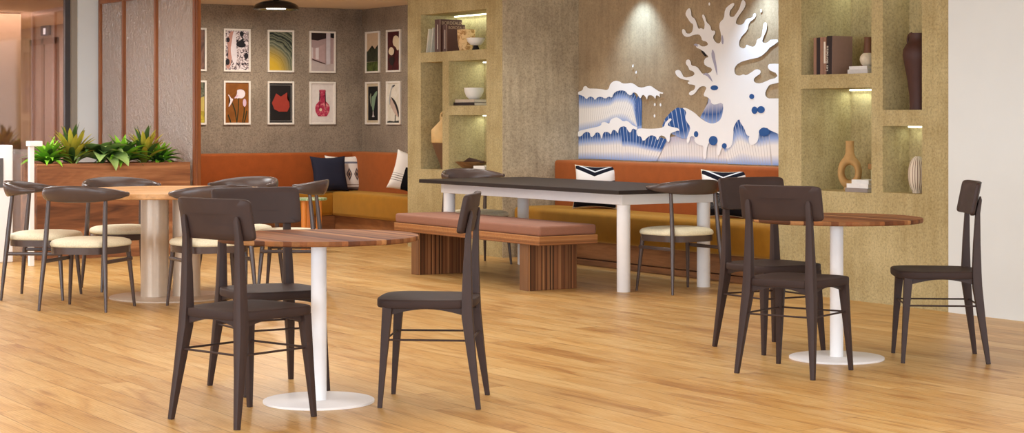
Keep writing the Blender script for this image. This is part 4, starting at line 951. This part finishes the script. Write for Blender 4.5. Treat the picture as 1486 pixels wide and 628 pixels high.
# donut vase
t = thing('ring_vase', 'tan clay ring vase with a hole through its body in the right lower niche', 'vase', (9.10, 9.74, .755), math.radians(40))
b = NB(); n, K = 40, 20; cz, R = .130, .085; rings = []
for i in range(n):
    a = 2*PI*i/n; tw = .024+.010*math.cos(a)**2; ry_, rz_ = .062, .088
    rings.append([(.046*math.sin(2*PI*k/K), (ry_+tw*math.cos(2*PI*k/K))*math.sin(a), cz-(rz_+tw*math.cos(2*PI*k/K))*math.cos(a)) for k in range(K)])
loft(b, rings+[rings[0]], cap=False); bmesh.ops.remove_doubles(b, verts=b.verts, dist=1e-5)
clay = ceramic('tan_clay', (196, 154, 98), .75)
obj('body', b, clay, t, True, 70)
obj('neck', lathe(NB(), [(.052, .222), (.040, .246), (.031, .268), (.029, .345), (.031, .355), (.023, .355), (.021, .29)], 36), clay, t, True, 50)
obj('foot', lathe(NB(), [(.002, 0), (.040, 0), (.045, .008), (.040, .03), (.002, .035)], 36), clay, t, True, 50)
GW = 'flat books in the right lower niche'
flat_book('grey flat book at the bottom of the stack in the right lower niche', (8.92, 9.37, .755), .225, .17, .028, solid((150, 138, 132)), GW)
flat_book('white flat book in the middle of the stack in the right lower niche', (8.925, 9.37, .7835), .215, .165, .030, solid((238, 236, 234)), GW)
flat_book('white flat book on top of the stack in the right lower niche', (8.93, 9.37, .814), .17, .15, .028, solid((234, 234, 232)), GW)
t = thing('wooden_box', 'small greenish box with brown lid behind the book stack in the right lower niche', 'box', (9.19, 9.46, .755))
obj('box', box(NB(), -.07, .07, -.08, .09, 0, .155, .006), solid((186, 180, 140)), t); obj('lid', box(NB(), -.08, .08, -.10, .11, .155, .195, .006), solid((160, 118, 70)), t)
# right column niches
t = pot('amphora', 'tall dark brown amphora in the upper right niche', 'vase', (9.005, 8.96, 1.33), [(.002, 0), (.066, 0), (.064, .02), (.066, .10), (.082, .22), (.104, .33), (.111, .37), (.106, .41), (.088, .445), (.072, .46), (.066, .49), (.068, .52), (.060, .52), (.055, .46), (.002, .45)], ceramic('dark_umber_ceramic', (72, 42, 34), .55), n=56)
for s in (1, -1):
    b = NB(); tube(b, [(0, s*(.07+.036*math.sin(a)), .475-.045*math.cos(a)) for a in [k*PI/12 for k in range(13)]], .010, 10, 0, Vector((1, 0, 0))); obj('handle', b, bpy.data.materials['dark_umber_ceramic'], t, True)
g = G('striped_oval_ceramic'); v = g.coord(); sp = g.node('ShaderNodeSeparateXYZ'); g.link(v, sp.inputs[0])
an = g.math('ARCTAN2', sp.outputs['Y'], sp.outputs['X']); fr = g.math('FRACT', g.math('MULTIPLY', an, 3.6))
ov = g.fin(g.ramp(g.math('ABSOLUTE', g.math('SUBTRACT', fr, .5)), [(.0, s2l((112, 80, 60))), (.10, s2l((112, 80, 60))), (.16, s2l((222, 208, 188)))]), .55, .35)
pot('oval_vase', 'cream oval vase with brown stripes in the lower right niche', 'vase', (8.995, 8.965, .765), [(.002, 0), (.034, 0)]+[(.052*math.sin(a)+.012, .125-.122*math.cos(a)) for a in [.45+k*.22 for k in range(11)]]+[(.016, .25), (.002, .245)], ov, n=48)
# left pillar, top niche
GL, ZL = 'books in the top niche of the left pillar', 1.91
book('slim white booklet leaning at the left end of the top niche', (8.93, 15.525, ZL), .022, .16, .235, solid((222, 216, 198)), GL, 0, .2)
book('second slim white booklet leaning next to the brown books', (8.94, 15.462, ZL), .022, .15, .245, solid((206, 204, 190)), GL, 0, .2)
for (lb, y, T, D, H, L) in (('taller dark brown book with gilt title in the top niche of the left pillar', 15.262, .11, .24, .318, .05), ('shorter dark brown book with gilt title in the top niche of the left pillar', 15.135, .085, .20, .262, .042)):
    b_ = book(lb, (8.93, y, ZL), T, D, H, bro, GL)
    obj('spine_line', box(NB(), -.0015, 0, T*.45, T*.55, .03, H-.05), cream, b_); obj('spine_band', box(NB(), -.0012, 0, .004, .010, 0, H), gold, b_)
    text('BORDEAUX', L*.9, gold, b_, (.012, -.001, H-L*1.0), (PI/2, 0, 0))
g = G('carved_wood_pattern'); v = g.coord(scale=(1, 1, 1.0)); n1 = g.noise(v, 26, 2, .5, 1.0)
cw = g.fin(g.ramp(n1, [(.40, s2l((176, 132, 80))), (.52, s2l((228, 194, 142)))]), .7, .2)
pot('carved_vase', 'pale carved wooden vase beside the brown books in the top niche', 'vase', (9.02, 14.93, ZL), [(.002, 0), (.062, 0), (.076, .05), (.085, .13), (.088, .205), (.080, .205), (.072, .06), (.002, .03)], cw)
t = pot('footed_bowl', 'white bowl on a black foot in the top niche', 'bowl', (8.965, 14.665, ZL), [(.022, .045), (.05, .052), (.078, .08), (.09, .115), (.085, .115), (.06, .07), (.002, .06)], wh)
obj('foot', lathe(NB(), [(.002, 0), (.036, 0), (.034, .012), (.022, .045), (.002, .046)], 30), solid((24, 20, 18)), t, True, 50)
pot('vase', 'brown and white vase half hidden at the right end of the top niche', 'vase', (9.10, 14.50, ZL), [(.002, 0), (.07, 0), (.08, .05), (.06, .1), (.03, .15), (.03, .21), (.022, .21), (.002, .1)], ceramic('chalk_ceramic', (206, 196, 178)))
# left pillar, middle niche
GM, ZM = 'flat books in the middle niche of the left pillar', 1.39
flat_book('black flat book under the white bowl in the middle niche', (8.92, 14.62, ZM), .38, .17, .030, dk, GM)
flat_book('cream flat book right under the white bowl in the middle niche', (8.925, 14.63, ZM+.0305), .35, .16, .028, solid((196, 180, 160)), GM)
pot('bowl', 'round white bowl on two flat books in the middle niche', 'bowl', (9.015, 14.78, ZM+.059), [(.002, 0), (.045, 0), (.075, .03), (.092, .075), (.095, .11), (.089, .11), (.07, .035), (.002, .02)], wh)
# left pillar, lower niche
ZN = .775
t = pot('wooden_bowl', 'brown wooden bowl in the lower niche of the left pillar', 'bowl', (9.0, 14.80, ZN), [(.002, 0), (.05, 0), (.10, .035), (.15, .075), (.155, .085), (.145, .08), (.09, .04), (.002, .025)], wood('bowl_wood', (150, 112, 72), (98, 66, 40), 'x'), sy=1)
b = NB(); tube(b, [(-.02, .10, .06), (0, .02, .10), (.02, -.10, .09), (.01, -.22, .085)], [.02, .024, .014, .01], 8); o = obj('driftwood', b, solid((72, 50, 38), .8), None, True)
o.location = (8.99, 14.80, ZN); tag(o, 'dark driftwood piece lying across the wooden bowl', 'driftwood')
GN = 'white flat books in the lower niche of the left pillar'
flat_book('white flat book at the bottom of the pair beside the wooden bowl', (8.90, 14.40, ZN), .22, .15, .026, solid((232, 230, 226)), GN)
flat_book('white flat book on top of the pair beside the wooden bowl', (8.905, 14.41, ZN+.0265), .20, .14, .024, solid((238, 236, 232)), GN)
# left pillar, tall niche
t = thing('jug', 'two-tone jug with pale shoulder and brown base in the tall niche', 'jug', (9.03, 15.33, .777))
obj('base', lathe(NB(), [(.002, 0), (.045, 0), (.06, .05), (.10, .15), (.135, .255)], 44), ceramic('brown_stoneware', (116, 84, 58), .7), t, True, 50)
obj('shoulder', lathe(NB(), [(.135, .255), (.142, .262), (.144, .375), (.138, .385), (.06, .465), (.045, .48), (.045, .51), (.036, .51), (.036, .47)], 44), ceramic('sand_stoneware', (226, 190, 130), .7), t, True, 50)
b = NB(); tube(b, [(0, .045+.055*math.sin(a), .475-.0+.055*(1-math.cos(a))-.03) for a in [k*PI/12 for k in range(13)]], .011, 10, 0, Vector((1, 0, 0))); obj('handle', b, bpy.data.materials['sand_stoneware'], t, True)

# ================================================================== light
wd = bpy.data.worlds.new('World'); scene.world = wd; wd.use_nodes = True
bgn = wd.node_tree.nodes['Background']; bgn.inputs[0].default_value = (.97, .98, 1.0, 1); bgn.inputs[1].default_value = .8
def area(name, loc, sx, sy, e, col=(.97, 1, 1.02), rot=(0, 0, 0)):
    L = bpy.data.lights.new(name, 'AREA'); L.shape = 'RECTANGLE'; L.size = sx; L.size_y = sy; L.energy = e; L.color = col
    o = bpy.data.objects.new(name, L); COL.objects.link(o); o.location = loc; o.rotation_euler = rot; return o
for x, y in ((1.5, 4), (5.2, 4), (1.5, 8.5), (5.2, 8.5), (2.2, 13), (5.8, 12.8)):
    area('ceiling_fill', (x, y, CE-.02), 2.2, 2.6, 42)  # unseen area lamps added under the ceiling for even soft light
area('ceiling_fill', (3.7, 15.6, CE-.02), 1.6, 1.6, 80)  # added to brighten the white wall by the window
area('daylight_fill', (-6.6, 4, 1.35), 2.2, 14, 500, (.86, .98, 1.12), (0, -PI/2, 0))  # unseen area light added on the open side, cools the wall light
area('daylight_fill', (1, -5.6, 1.35), 12, 2.2, 480, (.86, .98, 1.12), (PI/2, 0, 0))  # second added fill, from behind the camera
area('nook_light', (8.06, 17.12, 2.372), .2, .2, 32, (1, .90, .78))
for x, y, e in ((7.9, 11.2, 34), (7.9, 12.3, 34), (7.9, 13.4, 34), (8.75, 11.0, 30), (8.75, 12.2, 30), (8.75, 13.4, 30)):  # unseen spots added to brighten the dark table, banquette and mural
    L = bpy.data.lights.new('fill_spot', 'SPOT'); L.energy = e; L.spot_size = math.radians(120); L.spot_blend = .8; L.shadow_soft_size = .08; L.color = (1, .97, .92)
    o = bpy.data.objects.new('fill_spot', L); COL.objects.link(o); o.location = (x, y, CE-.02)
area('lobby_light', (6.2, 22.5, CE-.02), 1.5, 4, 150, (1, .97, .94))
def spot(loc, e, col, ang=62, blend=.7, tgt=(0, 0, -1)):
    L = bpy.data.lights.new('wall_washer', 'SPOT'); L.energy = e; L.color = col; L.spot_size = math.radians(ang); L.spot_blend = blend; L.shadow_soft_size = .03
    o = bpy.data.objects.new('wall_washer', L); COL.objects.link(o); o.location = loc; o.rotation_euler = Vector(tgt).to_track_quat('-Z', 'Y').to_euler()
spot((9.50, 13.05, 2.475), 50, (.46, .70, 1), 92, 1.0, (.16, 0, -1))
spot((9.50, 11.35, 2.475), 50, (.50, .72, 1), 92, 1.0, (.16, 0, -1))

# ================================================================== camera
cam = bpy.data.cameras.new('Camera'); co = bpy.data.objects.new('Camera', cam); COL.objects.link(co)
co.location = (0, 0, 1.28); co.rotation_euler = (PI/2, 0, -math.atan2(1693, 2650))
cam.sensor_width = 36; cam.lens = 2650/1486*36; cam.shift_y = -144/1486; cam.clip_start = .05; cam.clip_end = 200
scene.camera = co
vs = scene.view_settings; vs.view_transform = 'Standard'; vs.look = 'None'; vs.gamma = 1; vs.use_curve_mapping = False; vs.exposure = 0.3
scene.cycles.max_bounces = 10; scene.cycles.transparent_max_bounces = 16
